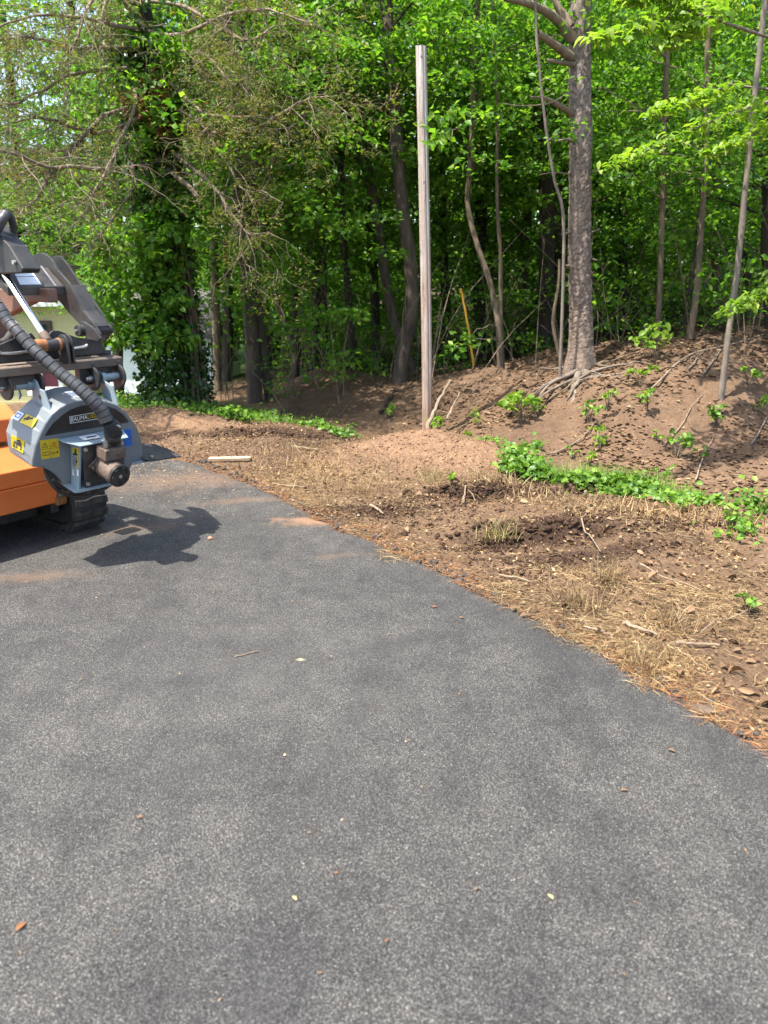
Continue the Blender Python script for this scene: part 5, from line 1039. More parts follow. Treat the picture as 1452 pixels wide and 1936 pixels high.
# hook discs round the grinder's pins
def gl(p): return M.I @ (G.M @ Vector(p))
def disc(c, x, r, th, nm='hook_plate', matr=ARM):
    m_ = MB(); m_.cyl((x, c.y, c.z), (x + th, c.y, c.z), r, n=36); return m_.build(nm, matr, ld, bevel=.003)
cL, cR = gl(LA), gl(RA)
for c_, xs2 in ((cL, (M.px(9, 735, cL.y).x, M.px(67, 727, cL.y).x + .004)), (cR, (M.px(173, 712, cR.y).x, M.px(222, 712, cR.y).x))):
    for x_ in xs2:
        d_ = disc(c_, x_, .066, .014); m_ = MB(); m_.cyl((x_ - .02, c_.y, c_.z), (x_, c_.y, c_.z), .017, n=18); m_.cyl((x_ - .034, c_.y, c_.z), (x_ - .018, c_.y, c_.z), .012, n=12); m_.build('pin_bolt', ZINC, d_, bevel=.002)
        m_ = MB(); m_.box((x_ + .007, c_.y + .02, c_.z + .055), (.014, .08, .06)); m_.build('hook_arm', BLACK, d_, bevel=.003)
# loader arm end plates
XA = M.px(131, 560, -.12).x; XB = XA + .10
fa = [(57, 507), (57, 492), (62, 483), (72, 478.5), (82, 479), (93, 486), (100, 495), (108, 510), (131, 536), (156, 587), (177, 612), (189, 632), (190, 640), (182, 642), (172, 630), (150, 613), (132, 594), (116, 574), (106, 564), (104, 555)]
fb = [(92, 507), (95, 490), (104, 483.5), (114, 484.5), (127, 500), (150, 535), (172, 563), (188, 587), (202, 612), (205.5, 630), (202, 640), (195, 646), (186, 636), (170, 612), (150, 590), (132, 568)]
def armplate(pts, x, nm): m_ = MB(); m_.prism(M.poly_x(pts, x), x, x + .014, 'x'); return m_.build(nm, ARM, ld, bevel=.002)
armplate(fa, XA, 'arm_plate'); armplate(fb, XB, 'arm_plate')
fill = M.poly_x([(131, 538), (156, 588), (174, 611), (178, 618), (170, 622), (150, 600), (128, 560)], XA); mb = MB(); mb.prism(fill, XA + .016, XB - .002, 'x'); mb.build('arm_filler', ARM, ld, bevel=.004)
pc = M.px_x(188, 624, XA + .05); mb = MB(); mb.cyl((XA - .01, pc.y, pc.z), (XB + .02, pc.y, pc.z), .03, n=28); mb.build('pivot_pin', BLACK, ld, bevel=.003)
hk = M.poly_x([(151, 607), (158, 608), (178, 622), (190, 640), (186, 646), (170, 648), (162, 640), (160, 628), (154, 622), (150, 614)], XA - .03); mb = MB(); mb.prism(hk, XA - .03, XA - .016, 'x'); mb.build('pivot_link', ARM, ld, bevel=.002)
pl_ = M.px_x(152, 625, XA - .04); mb = MB(); mb.cyl((XA - .06, pl_.y, pl_.z), (XA - .02, pl_.y, pl_.z), .032, n=24); o = mb.build('link_boss', ARM, ld, bevel=.003); mb = MB(); mb.cyl((XA - .075, pl_.y, pl_.z), (XA - .06, pl_.y, pl_.z), .010, n=6); mb.build('bolt', ZINC, o)
# other arm, near the frame edge
XC = M.px(20, 480, -.02).x - .10
mb = MB(); mb.prism(M.poly_x([(-60, 380), (-30, 415), (0, 447), (17, 465), (43, 508), (40, 516), (-60, 520)], XC), XC, XC + .10, 'x'); la_ = mb.build('loader_arm', ARM, ld, bevel=.006)
q = M.px_x(29, 496, XC - .002); mb = MB(); mb.cyl(q, q + Vector((-.014, 0, 0)), .011, n=10); mb.build('bolt', ZINC, la_)
# cross tube with its sticker
ct = [M.px_x(20, 560, XA - .2), M.px_x(20, 545, XA - .2)]
pA_ = [(-.09, M.px(60, 559, -.09).z), (-.09, M.px(60, 542, -.09).z), (.06, M.px(60, 505, .06).z), (.06, M.px(60, 505, .06).z - .07)]
mb = MB(); mb.prism(pA_, XC + .02, XA - .001, 'x'); mb.build('cross_tube', BLACK, ld, bevel=.006)
tn_ = Vector((0, pA_[2][0] - pA_[1][0], pA_[2][1] - pA_[1][1])); nn_ = Vector((0, -tn_.z, tn_.y)).normalized()
def tube_pt(u, v):           # on the tube's sloping face
    d = M.R3 @ Vector(ray(u, v)); P0 = Vector((0, *pA_[1])); t = (P0 - M.o).dot(nn_) / d.dot(nn_); return M.o + d * t + nn_ * .002
mb = MB(); mb.add([tube_pt(*q) for q in ((38, 539), (78, 538), (58, 509), (24, 511))], [(0, 1, 2, 3)]); st_ = mb.build('sticker', PAPER, ld)
mb = MB(); mb.add([tube_pt(*q) + nn_ * .001 for q in ((31, 524.4), (68.5, 523.8), (67.8, 523), (30.5, 523.6))], [(0, 1, 2, 3)]); mb.build('fold_line', INK, st_)
mb = MB(); mb.add([tube_pt(*q) for q in ((104, 541), (107, 541), (79, 503), (75, 503))], [(0, 1, 2, 3)]); mb.build('weld_strip', ZINC, ld)
# lift arm behind the tube, shade painted into its brown
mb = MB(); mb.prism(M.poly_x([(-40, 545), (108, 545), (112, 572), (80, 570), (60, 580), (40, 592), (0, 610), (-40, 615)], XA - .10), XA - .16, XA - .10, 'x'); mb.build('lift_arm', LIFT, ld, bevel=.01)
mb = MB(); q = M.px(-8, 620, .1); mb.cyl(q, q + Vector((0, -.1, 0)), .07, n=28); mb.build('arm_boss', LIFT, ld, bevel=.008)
# tilt cylinder
r0, r1 = M.px(2, 508, -.02), M.px(92, 648, BYL - .02); dv_ = (r1 - r0)
mb = MB(); mb.cyl(r0 - dv_ * .35, r0 + dv_ * .06, .034, n=28); mb.build('cylinder_barrel', BLACK, ld, bevel=.004)
mb = MB(); mb.cyl(r0 + dv_ * .04, r0 + dv_ * .93, .0185, n=28); mb.build('cylinder_rod', CHROME, ld, smooth=True)
mb = MB(); mb.cyl(r0 + dv_ * .88, r0 + dv_ * .99, .024, n=20); mb.build('rod_end', RUST, ld, bevel=.003)
cv = r1 + Vector((0, 0, -.012)); mb = MB(); mb.cyl(cv + Vector((-.06, 0, 0)), cv + Vector((.115, 0, 0)), .030, n=28); cl_ = mb.build('clevis_pin', BLACK, ld, bevel=.004)
mb = MB(); mb.cyl(cv + Vector((-.075, 0, 0)), cv + Vector((-.02, 0, 0)), .033, n=24); mb.build('rusty_collar', RUSTO, cl_, bevel=.004); mb = MB(); mb.cyl(cv + Vector((.045, 0, 0)), cv + Vector((.06, 0, 0)), .034, n=24); mb.build('rusty_collar', RUSTO, cl_, bevel=.004)
for dx in (.075, .100): mb = MB(); mb.prism([(cv.y + .05 * math.cos(t), cv.z + .05 * math.sin(t)) for t in np.linspace(0, math.pi, 12)] + [(cv.y - .05, cv.z - .10), (cv.y + .05, cv.z - .10)], cv.x + dx, cv.x + dx + .010, 'x'); mb.build('clevis_ear', ARM, ld, bevel=.002)
# hydraulic hose in its spiral wrap
hp = [(-30, 545, -.22), (0, 583, -.30), (15, 606, -.34), (35, 629, -.40), (60, 656, -.46), (85, 680, -.52), (110, 703, -.57), (133, 720, -.62), (155, 738, -.67), (175, 757, -.71), (192, 776, -.735), (203, 798, -.75)]
HP = smooth_path([M.px(*q) for q in hp], 481); HR = np.interp(np.arange(481), [0, 240, 480], [.030, .031, .038])
mb = MB(); mb.tube(HP[::6], HR[::6] * .80, 14); hose = mb.build('hydraulic_hose', RUBBER, ld, smooth=True)
bn = 24
for k in range(bn):
    i0, i1 = int(k * 480 / bn), int((k + .88) * 480 / bn); seg_ = HP[i0:i1 + 1]
    if len(seg_) < 2: continue
    rr = HR[i0:i1 + 1] * np.linspace(1.02, .97, len(seg_)); mb = MB(); mb.tube(seg_, rr, 22); mb.build('wrap_band', WRAP, hose, smooth=True)
e_ = HP[-1]; vbl = gl(Vector((vb.x + .02, BY - .075, vb.z + .06)))
sl_ = smooth_path([e_, e_ + (np.array(vbl) - e_) * .35 + np.array((.012, -.01, 0)), e_ + (np.array(vbl) - e_) * .7, np.array(vbl)], 26); rs = np.interp(np.arange(26), [0, 4, 10, 16, 25], [.030, .040, .046, .043, .034]); mb = MB(); mb.tube(sl_, rs, 24)
slv = mb.build('fabric_sleeve', SLEEVE, ld, smooth=True)
mb = MB(); mb.tube(sl_[12:18] , rs[12:18] + .003, 24); mb.build('strap', WRAP, slv, smooth=True)
def sleeve_text(s, i0, i1, wd, ang):
    cu = bpy.data.curves.new('t', 'FONT'); cu.body = s; cu.size = 1; to = bpy.data.objects.new('t', cu); C.objects.link(to); me = bpy.data.meshes.new_from_object(to.evaluated_get(bpy.context.evaluated_depsgraph_get())); bpy.data.objects.remove(to); bpy.data.curves.remove(cu)
    co = np.array([v.co for v in me.vertices]); X_ = (co[:, 0] - co[:, 0].min()) / np.ptp(co[:, 0]); Y_ = (co[:, 1] - co[:, 1].min()) / np.ptp(co[:, 1])
    t = i0 + (i1 - i0) * X_; ix = np.clip(t.astype(int), 0, 24); f = (t - ix)[:, None]; c_ = sl_[ix] * (1 - f) + sl_[ix + 1] * f; r_ = np.interp(t, np.arange(26), rs) + .0042
    a = ang + (Y_ - .5) * wd; V = c_ + np.stack([np.cos(a) * r_, np.sin(a) * r_, np.zeros(len(a))], 1); me.vertices.foreach_set('co', V.astype(np.float32).ravel()); me.update(); me.materials.clear(); link('lettering', me, WHITED, slv)
sleeve_text('2001 17A', 3, 11.5, .55, -1.05); sleeve_text('1171', 18.5, 23.5, .5, -1.25)
# loops of hose over the arm, thin cable
for pts, r_, nm, mt_ in (([(-25, 440, -.05), (-8, 415, -.08), (6, 404, -.1), (17, 408, -.1), (24, 424, -.09), (23, 446, -.07), (12, 466, -.05)], .019, 'return_hose', RUBBER), ([(-25, 455, -.08), (-5, 432, -.12), (5, 414, -.14), (12, 404, -.13)], .024, 'return_hose', WRAP), ([(28, 474, -.06), (36, 474, -.07), (46, 481, -.06), (55, 491, -.05), (53, 498, -.05), (40, 497, -.05), (34, 490, -.05)], .0035, 'cable', RUBBER), ([(-30, 640, -.1), (-10, 650, -.12), (10, 645, -.1), (20, 632, -.06)], .02, 'return_hose', RUBBER)):
    q = smooth_path([M.px(*t_) for t_ in pts], 40); mb = MB(); rr = np.full(40, r_) * (1 + (.05 * (np.arange(40) % 2) if r_ > .01 else 0)); mb.tube(q, rr, 14); mb.build(nm, mt_, ld, smooth=True)
q = M.px(31, 472, -.05); mb = MB(); mb.cyl(q, q + Vector((-.01, 0, .03)), .014, n=12); mb.build('cable_plug', ZINC, ld, bevel=.003)
q = M.px(128, 652, -.1); mb = MB(); mb.box(q, (.09, .08, .05)); mb.build('latch_block', BLACK, ld, bevel=.006)

# ================================================================== HOUSE AND SHED BEYOND
CREAM = surface('siding_cream', (.50, .42, .22), (.56, .48, .27), .6, 3, .1, .002)
TRIMW = surface('trim_white', (.62, .62, .60), (.70, .70, .68), .6, 5, .05, .002)
SHEDW = surface('shed_white', (.74, .74, .74), (.82, .82, .82), .6, 4, .05, .002)
ROOFM = surface('roof_shingle', (.06, .055, .055), (.11, .10, .10), .9, 12, .8, .01)
BURG = surface('burgundy', (.12, .022, .035), (.15, .03, .045), .6, 8, .1, .002)
WINF = surface('window_frame_brown', (.05, .03, .025), (.08, .045, .04), .5, 10, .1, .002)
GLASS = surface('window_glass', (.03, .04, .045), (.05, .06, .065), .06, 3, 0, 0, spec=.8)
def lap_siding(x0, x1, y, z0, z1, step):
    m_ = MB(); z = z0
    while z < z1 - 1e-6:
        zt_ = min(z + step, z1); m_.box(((x0 + x1) / 2, y, (z + zt_) / 2), (x1 - x0, .02, zt_ - z), (R(4), 0, 0)); z += step
    return m_
hy = 18.0; e0 = at(60, 577, hy); hz0 = -2.1; hx0, hx1 = at(-260, 600, hy)[0], at(150, 600, hy)[0]
hs = empty('house', ((hx0 + hx1) / 2, hy + 3, hz0)); tag(hs, 'cream sided house seen in the gap below the loader arm', 'house')
off = Vector(hs.location)
def hp_(name, m_, matr, par, bev=0):
    o = m_.build(name, matr, par, bevel=bev)
    if par is hs: o.location = -off
    return o
wl = hp_('wall', lap_siding(hx0, hx1, hy, hz0, e0[2], .105), CREAM, hs)
mb = MB(); mb.box(((hx0 + hx1) / 2, hy + 3.1, (hz0 + e0[2]) / 2), (hx1 - hx0 - .02, 6.0, e0[2] - hz0 - .05)); hp_('wall_core', mb, CREAM, hs)
mb = MB(); mb.prism([(hy - .45, e0[2] + .02), (hy - .45, e0[2] + .16), (hy + 3.1, e0[2] + .55), (hy + 6.6, e0[2] + .16), (hy + 6.6, e0[2] + .02)], hx0 - .3, hx1 + .3, 'x'); rf = hp_('roof', mb, ROOFM, hs)
mb = MB(); mb.box(((hx0 + hx1) / 2, hy - .47, e0[2] + .08), (hx1 - hx0 + .6, .03, .18)); mb.build('fascia', TRIMW, rf)
def window(x0, x1, z0, z1, frm, pane):
    m_ = MB(); w_ = .09
    for c_, s_ in ((((x0 + x1) / 2, hy - .04, z1 - w_ / 2), (x1 - x0, .06, w_)), (((x0 + x1) / 2, hy - .04, z0 + w_ / 2), (x1 - x0, .06, w_)), ((x0 + w_ / 2, hy - .04, (z0 + z1) / 2), (w_, .06, z1 - z0 - 2 * w_)), ((x1 - w_ / 2, hy - .04, (z0 + z1) / 2), (w_, .06, z1 - z0 - 2 * w_))): m_.box(c_, s_)
    o = hp_('window', m_, frm, hs); m_ = MB(); m_.box(((x0 + x1) / 2, hy - .02, (z0 + z1) / 2), (x1 - x0 - 2 * w_, .01, z1 - z0 - 2 * w_)); m_.build('pane', pane, o); return o
a, b = at(74, 606, hy), at(103, 650, hy); window(a[0], b[0], b[2], a[2], WINF, GLASS)
a, b = at(72, 690, hy), at(122, 738, hy); wd_ = window(a[0], b[0], b[2], a[2], TRIMW, BURG)
mb = MB(); mb.box(((a[0] + b[0]) / 2, hy - .10, b[2] - .05), (b[0] - a[0] + .5, .16, .09)); mb.build('sill', TRIMW, wd_)
# white shed glimpsed behind the ivy
sy = 15.5; s0, s1 = at(205, 700, sy)[0], at(402, 700, sy)[0]; sz1 = at(300, 640, sy)[2]; sz0 = -1.3
sh = empty('shed', ((s0 + s1) / 2, sy + 1.5, sz0)); tag(sh, 'white shed glimpsed on both sides of the ivy clad tree', 'shed'); offs = Vector(sh.location)
o = lap_siding(s0, s1, sy, sz0, sz1, .16).build('wall', SHEDW, sh); o.location = -offs
mb = MB(); mb.box(((s0 + s1) / 2, sy + 1.55, (sz0 + sz1) / 2), (s1 - s0 - .02, 3.0, sz1 - sz0 - .04)); o = mb.build('wall_core', SHEDW, sh); o.location = -offs
mb = MB(); mb.prism([(sy - .2, sz1 + .02), (sy - .2, sz1 + .1), (sy + 1.55, sz1 + .9), (sy + 3.3, sz1 + .1), (sy + 3.3, sz1 + .02)], s0 - .15, s1 + .15, 'x'); o = mb.build('roof', ROOFM, sh); o.location = -offs

# ================================================================== PLANTS ON THE BANK AND GREEN STRIPS
def strip(name, pts, nn, wd, size, hgt, matr, label, cat, z=.04, asp=.8, rich=True):
    q = smooth_path([gnd(u, v, z)[:2] if len(p_) == 2 else at(*p_)[:2] for p_ in pts for u, v in [p_[:2]]], 60); k = rng.integers(0, 60, nn); t = unit(np.gradient(q, axis=0)); nr_ = np.stack([-t[:, 1], t[:, 0]], 1)
    p2 = q[k] + t[k] * rng.normal(0, .06, (nn, 1)) + nr_[k] * rng.normal(0, wd, (nn, 1)); hh = np.abs(rng.normal(0, hgt, nn)) + .02; hh = hh * np.clip(.35 + 1.5 * fbm(p2[:, 0], p2[:, 1], .3, 2), .2, 1.5)
    C_ = np.stack([p2[:, 0], p2[:, 1], tz(p2[:, 0], p2[:, 1]) + hh], 1); D = rng.normal(0, 1, (nn, 3)); D[:, 2] *= .4; N = rng.normal(0, .5, (nn, 3)); N[:, 2] += .9; N[:, 1] -= .35; L = size * rng.uniform(.4, 1.35, nn)
    keep = fbm(p2[:, 0] + 5, p2[:, 1] + 5, .22, 2) > rng.uniform(.3, .5, nn); C_, D, N, L = C_[keep], D[keep], N[keep], L[keep]
    return tag(link(name, leaf_mesh(name, C_, D, N, L, L * asp, .2, rich), matr), label, cat, kind='stuff')
strip('ivy_ground_cover', [(965, 885), (1020, 888), (1100, 898), (1180, 912), (1260, 928), (1330, 945)], 4200, .12, .052, .034, L_GRASS, 'bright green leafy weeds along the ditch at the right', 'weeds')
strip('ivy_ground_cover', [(870, 838), (920, 856), (965, 876), (990, 880)], 260, .04, .045, .025, L_GRASS, 'narrow green trail of weeds running up to the pole', 'weeds', .0)
strip('ivy_ground_cover', [(985, 868), (1000, 840, 6.9), (1012, 820, 7.0), (1020, 804, 7.2)], 120, .035, .045, .03, L_GRASS, 'light green trailing weeds climbing the foot of the bank', 'weeds')
strip('ivy_ground_cover', [(1290, 965), (1340, 985), (1380, 1000), (1400, 1030)], 420, .10, .045, .04, L_GRASS, 'sparse green weeds in the straw by the right edge', 'weeds')
strip('ivy_ground_cover', [(1395, 955), (1420, 950), (1452, 955), (1500, 960)], 260, .06, .045, .06, L_GRASS, 'upright green weeds at the right edge of the ditch', 'weeds')
strip('ivy_ground_cover', [(215, 762), (270, 760), (330, 762), (390, 768), (440, 775), (500, 780)], 3000, .30, .055, .035, L_GRASS, 'green weeds in front of the shed and the ivy clad tree', 'weeds', .06)
strip('ivy_ground_cover', [(425, 800), (445, 797), (470, 803)], 260, .07, .07, .05, L_GRASS, 'small patch of green weeds on the far dirt', 'weeds')
strip('ivy_ground_cover', [(540, 800), (580, 803), (640, 812), (700, 820)], 600, .08, .05, .035, L_GRASS, 'green weeds along the ditch left of the mound', 'weeds')
# grass blades in the strips
def blade_strip(name, pts, nn, wd, matr, label, hmin, hmax, z=.04):
    q = smooth_path([gnd(u, v, z)[:2] for u, v in pts], 60); k = rng.integers(0, 60, nn); p2 = q[k] + rng.normal(0, wd, (nn, 2)); ed_ = edge_dist(p2[:, 0], p2[:, 1])
    return tag(blades(name, p2[:, 0], p2[:, 1], on_ground_z(p2[:, 0], p2[:, 1], ed_), rng.uniform(hmin, hmax, nn), rng.uniform(.003, .006, nn), rng.uniform(0, 6.28, nn), rng.uniform(.5, 1.4, nn), matr, .35), label, 'grass', kind='stuff')
blade_strip('grass_blades', [(1060, 900), (1130, 900), (1200, 905), (1290, 920)], 2200, .09, L_GRASS, 'green grass blades growing among the ditch weeds', .08, .22)
blade_strip('grass_blades', [(250, 765), (400, 770), (520, 785)], 1500, .3, L_GRASS, 'green grass in front of the ivy clad tree', .08, .2, .06)
blade_strip('dry_grass_blades', [(900, 915), (960, 915), (1100, 960), (1250, 985), (1400, 1000)], 900, .14, STRAW, 'standing dry grass stalks along the ditch edge', .04, .14)
blade_strip('dry_grass_blades', [(480, 860), (540, 870), (600, 885), (660, 910)], 300, .2, STRAW, 'standing dry grass stalks by the far driveway corner', .04, .14)

def tuft_(label, u, v, nn, h, matr=STRAW, sp=.05):
    g = gnd(u, v, .03); x_ = g[0] + rng.normal(0, sp, nn); y_ = g[1] + rng.normal(0, sp, nn); o = blades('grass_tuft', x_ - g[0], y_ - g[1], np.zeros(nn), rng.uniform(.5, 1, nn) * h, rng.uniform(.002, .004, nn), rng.uniform(0, 6.28, nn), rng.uniform(.5, 1.45, nn), matr, .3)
    o.location = (g[0], g[1], float(tz(g[:1], g[1:2])[0]) - .005); tag(o, label, 'grass tuft', 'dry grass tufts')
L_PALE = leafmat('grass_pale', [(0, (.17, .14, .05)), (.5, (.26, .22, .085)), (1, (.36, .30, .14))], trans=.25)
tuft_('pale green grass tuft beside the dark clods of soil', 938, 1005, 120, .16, L_PALE)
tuft_('straw tuft near the bend of the driveway, below the clods', 1100, 1140, 150, .17, STRAW, .07)
tuft_('straw tuft with upright stalks right of the dark clods', 1145, 1100, 90, .2, STRAW, .04)
tuft_('pale tuft beside the white stick at the right', 1275, 1175, 100, .14, STRAW, .06)
tuft_('straw tuft low on the verge near the round stone', 1225, 1245, 150, .12, STRAW, .05)
tuft_('short grass tuft on the mound left of the pole', 690, 930, 90, .16, STRAW, .06)
tuft_('thin grass tuft on the near side of the mound', 815, 905, 70, .16, L_PALE, .05)
tuft_('dry grass tuft near the far plank', 570, 865, 110, .2, STRAW, .12)

def seedling(label, u, v, y, r, nl, size, matr=L_LIME, h=None):
    b_ = at(u, v, y); x_, y_ = b_[0], b_[1]; g = float(tz(np.array([x_]), np.array([y_]))[0]); h = h or r * 1.5
    e_ = empty('seedling', (x_, y_, g)); tag(e_, label, 'plant', 'seedlings on the bank'); bb = Bag(); lv = Leaves()
    for k in range(max(3, nl // 7)):
        a = rng.uniform(0, 6.28); tip = np.array((math.cos(a) * r * rng.uniform(.3, 1), math.sin(a) * r * rng.uniform(.3, 1), h * rng.uniform(.5, 1.1))); 
        if h < 1 or k % 6 == 0: bb.tube(smooth_path([(rng.normal(0, .12) * (h > 1), rng.normal(0, .12) * (h > 1), -.03), tip * np.array((.5, .5, .6)), tip], 6), np.linspace(.005, .002, 6), 4)
        lv.spray(tip[None] + (rng.normal(0, .25, 3) * np.array((1, 1, h * .7)) if h > 1 else 0), 7, r * .45, r * .25, size, .6, 1., .5)
    bb.build('stem', BARK_T, e_); lv.build('leaf_cluster', matr, e_, rich=True)['kind'] = 'stuff'
for lb, u, v, y, r, nl, s_ in [
    ('largest leafy plant left of the pine roots', 990, 758, 8.0, .20, 90, .085), ('yellow green shoots above the largest leafy plant', 975, 735, 8.3, .14, 36, .07), ('small plant just below the pine roots', 1113, 792, 7.5, .13, 44, .065), ('round seedling on the bare slope below the pine', 1136, 828, 7.0, .12, 50, .06),
    ('pale seedling right of the small plant below the roots', 1148, 785, 7.6, .13, 34, .06), ('bushy plant at the right end of the pine roots', 1207, 752, 7.9, .13, 40, .065), ('low dark green plant right of the roots', 1222, 782, 7.5, .13, 36, .065), ('leafy shrub on the bank top between pine and tan trees', 1240, 690, 8.4, .24, 90, .085),
    ('seedling at the foot of the pale right sapling', 1357, 800, 7.2, .13, 44, .07), ('upright seedling low on the slope left of the right sapling', 1280, 850, 6.7, .13, 56, .06), ('smaller seedling just above the ditch weeds', 1255, 888, 6.3, .10, 34, .055), ('tiny seedling in the middle of the slope', 1245, 822, 7.0, .07, 20, .045),
    ('tiny pale sprout low on the slope below the right sapling', 1330, 858, 6.6, .07, 20, .045), ('sprout at the upper right of the slope', 1415, 735, 7.8, .12, 34, .065), ('tiny sprout on the slope left of the round seedling', 1085, 848, 6.9, .06, 16, .045), ('two leaved sprout above the ditch', 1115, 872, 6.7, .07, 18, .05),
    ('small plant beside the pole foot', 826, 790, 8.2, .14, 44, .07), ('green sprout on the dark soil left of the pole', 731, 784, 9.2, .12, 36, .07), ('shrub sprouting on the bank behind the curved trunk', 640, 735, 10.6, .28, 80, .08), ('broad leaved sprout on the tan soil at the right edge', 1387, 1030, 4.45, .06, 14, .06),
    ('small green sprig in the straw at the right edge', 1410, 1180, 3.35, .06, 20, .04), ('round leaved sprout on the torn soil', 855, 918, 5.6, .05, 10, .045), ('sprig in the leaves at the far right of the slope', 1440, 790, 7.3, .10, 24, .06), ('low plant on the bank between pole and pine', 905, 775, 8.3, .13, 26, .06), ('green sprout right of the low plant between pole and pine', 878, 830, 7.6, .08, 16, .07)]:
    seedling(lb, u, v, y, r, nl, s_, L_LIME if rng.random() < .6 else L_GRASS)
# young understory maples at the front of the wood
for lb, u, v, y, r, nl, s_, h in [('young maple bush in front of the twin trunks', 560, 610, 10.3, .6, 190, .10, 1.6), ('young maple behind the pine at its right', 1150, 600, 9.6, .45, 130, .095, 1.1), ('leafy bush under the beech at the right edge', 1420, 600, 8.6, .5, 150, .09, 1.0), ('bright bush beside the ivy clad tree on its right', 415, 590, 10.2, .8, 320, .10, 2.3), ('bright bush left of the slim dark trunks', 545, 500, 10.6, .8, 260, .10, 2.6)]:
    b_ = at(u, v, y); seedling(lb, u, v, y, r, nl, s_, L_MAPLE, max(h, 0.4))

# ================================================================== STICKS, PLANK, STONES, LEAVES
PLANKW = surface('plank_wood', (.34, .24, .14), (.48, .37, .24), .85, 10, .4, .003, stretch=(1, 8, 8))
g1, g2 = gnd(395, 872, .03), gnd(474, 870, .03); mb = MB(); L_ = np.linalg.norm(g2 - g1); mb.box((0, 0, 0), (L_, .05, .028)); o = mb.build('plank', PLANKW, None, bevel=.003); o.location = (*((g1 + g2) / 2)[:2], float(tz(((g1 + g2) / 2)[:1], ((g1 + g2) / 2)[1:2])[0]) + .025); o.rotation_euler = (.1, .0, math.atan2(g2[1] - g1[1], g2[0] - g1[0])); tag(o, 'pale sawn plank lying at the far end of the asphalt', 'plank')
def gs(label, a, b, r, matr=STICK, lift=.01, mid=None):
    pts = [a, b] if mid is None else [a, mid, b]; stick(label, [(u, v, gnd(u, v, .03)[1]) for u, v in pts], r, r * .6, matr, ground=True, lift=lift)
gs('pale split stick beyond the plank on the dirt', (556, 855), (605, 866), .013)
gs('white peeled stick in the straw at the right edge', (1278, 1213), (1360, 1209), .009, STICK)
gs('light stick lying below the dark clods', (945, 1080), (1010, 1093), .006, STICK)
gs('forked pale splinter beside the asphalt bend', (700, 955), (725, 970), .010, STICK)
gs('brown stick half buried in leaves on the verge', (1180, 1175), (1240, 1200), .010, TWIG)
gs('thin brown twig crossing the straw', (1105, 1178), (1160, 1195), .006, TWIG)
gs('curved thin stem arching at the right edge', (1325, 1200), (1420, 1160), .004, STICK, .03, (1360, 1172))
gs('short upright splinter in the torn soil', (875, 955), (880, 925), .010, STICK, .03)
gs('dry stalk lying over the straw below the tan soil', (1210, 1075), (1325, 1125), .005, STICK, .03)
gs('long dry stalk right of the clods', (1098, 995), (1135, 1045), .005, STICK, .03)
gs('dry stem crossing the torn soil under the weeds', (1165, 905), (1265, 955), .006, TWIG, .04, (1230, 915))
gs('twig lying on the asphalt in front of the grinder', (444, 1231), (490, 1220), .004, TWIG, .0)
gs('thin branch on the dirt at the driveway corner', (515, 912), (580, 914), .006, STICK, .01)
gs('pale chip of wood at the foot of the straw bend', (1105, 945), (1110, 920), .011, STICK, .03)
def bs(label, pts, r, matr=ROOT): stick(label, pts, r, r * .5, matr, 'fallen_branch', 'branch', 'branches on the bank', True, .015)
bs('grey fallen branch at the upper right of the slope', [(1210, 775, 7.6), (1280, 735, 8.2), (1340, 700, 8.6), (1440, 660, 9.0)], .012, TWIG)
bs('bleached branch slanting behind the right sapling', [(1325, 742, 7.9), (1350, 715, 8.3), (1372, 690, 8.7)], .010)
bs('thin bleached branch above the slope centre', [(1298, 735, 8.0), (1320, 710, 8.4), (1345, 695, 8.7)], .009)
bs('long twig running down the middle of the slope', [(1255, 830, 6.9), (1290, 800, 7.2), (1325, 765, 7.6)], .007, STICK)
bs('pale root like branch low on the slope', [(1315, 900, 6.2), (1330, 860, 6.6), (1350, 820, 7.0)], .008, STICK)
bs('thin branch across the lower left slope', [(1030, 862, 6.8), (1085, 838, 7.1), (1130, 800, 7.5)], .010, TWIG)
bs('dark stick lying left of the pine roots', [(960, 752, 8.3), (990, 748, 8.4), (1020, 742, 8.4)], .016, BARK_D)
bs('dark exposed root at the foot of the curved trunk', [(720, 778, 9.4), (735, 760, 9.8), (752, 750, 10.1)], .025, BARK_D)
bs('pale tangle stem at the right edge of the slope', [(1420, 840, 6.8), (1440, 815, 7.1), (1460, 790, 7.4)], .010, ROOT)
bs('twig hanging over the dark soil left of the pole', [(640, 790, 9.6), (650, 765, 9.9), (665, 745, 10.2)], .008, ROOT)
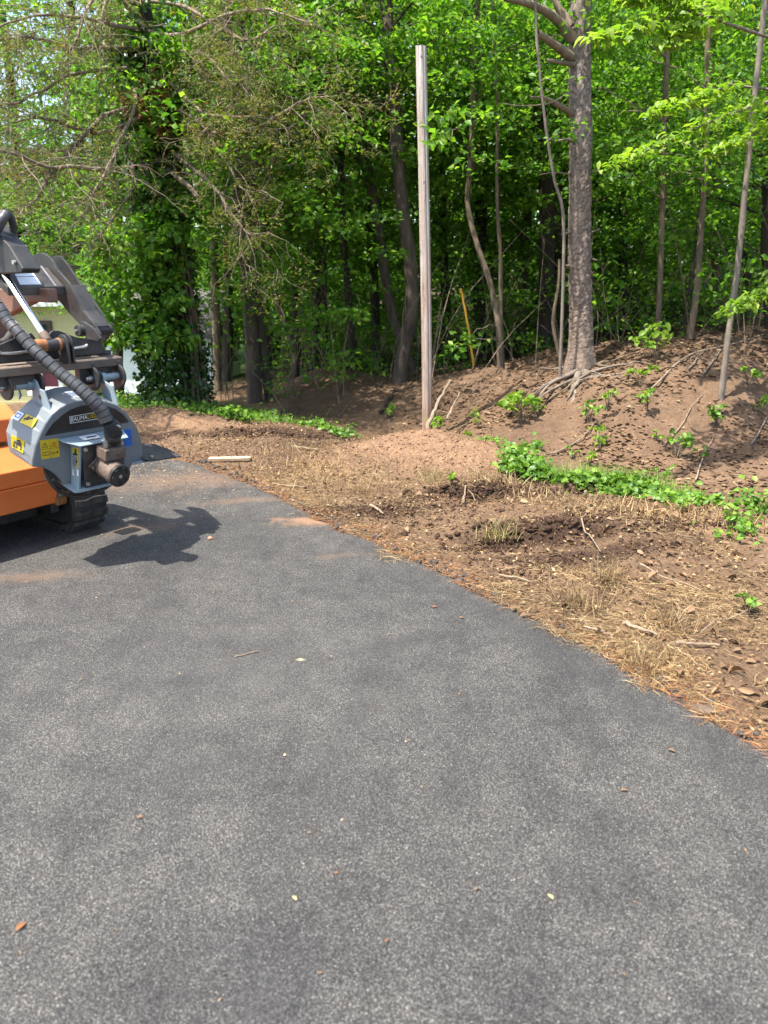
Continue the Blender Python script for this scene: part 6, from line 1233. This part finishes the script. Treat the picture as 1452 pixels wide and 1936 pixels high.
# round stone at the rim and loose leaves on the asphalt
def stone(label, u, v, r, matr, nm='stone', cat='stone'):
    g = gnd(u, v, 0); bm = bmesh.new(); bmesh.ops.create_icosphere(bm, subdivisions=3, radius=1)
    for v_ in bm.verts:
        c_ = v_.co; k = 1 + .18 * math.sin(c_.x * 3 + u) + .12 * math.sin(c_.y * 5 + v) + .08 * math.sin(c_.z * 7); v_.co = Vector((c_.x * r * 1.3, c_.y * r, c_.z * r * .7)) * k
    me = bpy.data.meshes.new(nm); bm.to_mesh(me); bm.free(); o = link(nm, me, matr, None, True); ed_ = edge_dist(g[:1], g[1:2]); o.location = (g[0], g[1], float(on_ground_z(g[:1], g[1:2], ed_)[0]) + r * .4); tag(o, label, cat)
STONE = surface('stone_brown', (.06, .04, .027), (.13, .09, .06), .9, 25, .6, .004)
stone('brown stone at the rim of the asphalt near the right', 1330, 1338, .03, STONE)
CHUNK = surface('brick_chip', (.30, .12, .07), (.40, .19, .12), .9, 30, .4, .003)
stone('reddish chip on the asphalt at the shadow edge', 398, 1019, .014, CHUNK, 'brick_chip', 'chip')
def aleaf(label, u, v, L, matr, az):
    g = gnd(u, v); me = leaf_mesh('fallen_leaf', np.array([(0, 0, 0.)]), np.array([(math.cos(az), math.sin(az), .08)]), np.array([(.15, -.1, 1.)]), np.array([L]), np.array([L * .45]), .25, True); o = link('fallen_leaf', me, matr); o.location = (g[0], g[1], .008); tag(o, label, 'leaf', 'leaves on the asphalt')
L_YEL = leafmat('leaf_yellow', [(0, (.48, .42, .16)), (1, (.56, .50, .22))], trans=.1)
for lb, u, v, L, mt_, az in [('yellow leaf on the lower middle asphalt', 557, 1702, .02, L_YEL, 2.2), ('yellow leaf on the lower right asphalt', 1040, 1699, .022, L_YEL, 2.1), ('orange leaf scrap at the lower left edge', 40, 1755, .035, L_DEAD, 1.1), ('red brown leaf scrap left on the asphalt', 265, 1548, .018, L_DEAD, .4), ('tan leaf scrap on the right asphalt', 1270, 1422, .03, L_DRY, -.5), ('red leaf scrap in the middle asphalt', 636, 1654, .014, L_DEAD, .1),
        ('pinkish scrap in the low middle asphalt', 731, 1782, .013, L_DEAD, .8), ('small tan chip right of the middle', 1180, 1497, .028, L_DRY, .05), ('brown scrap near the driveway bend', 822, 1149, .03, L_DEAD, .2), ('tan scrap under the driveway bend', 873, 1170, .03, L_DRY, .1), ('curled brown leaf hanging over the asphalt rim', 995, 1165, .07, L_DRY, .3), ('brown leaf standing at the asphalt rim', 970, 1150, .07, L_DRY, 1.2)]:
    aleaf(lb, u, v, L, mt_, az)
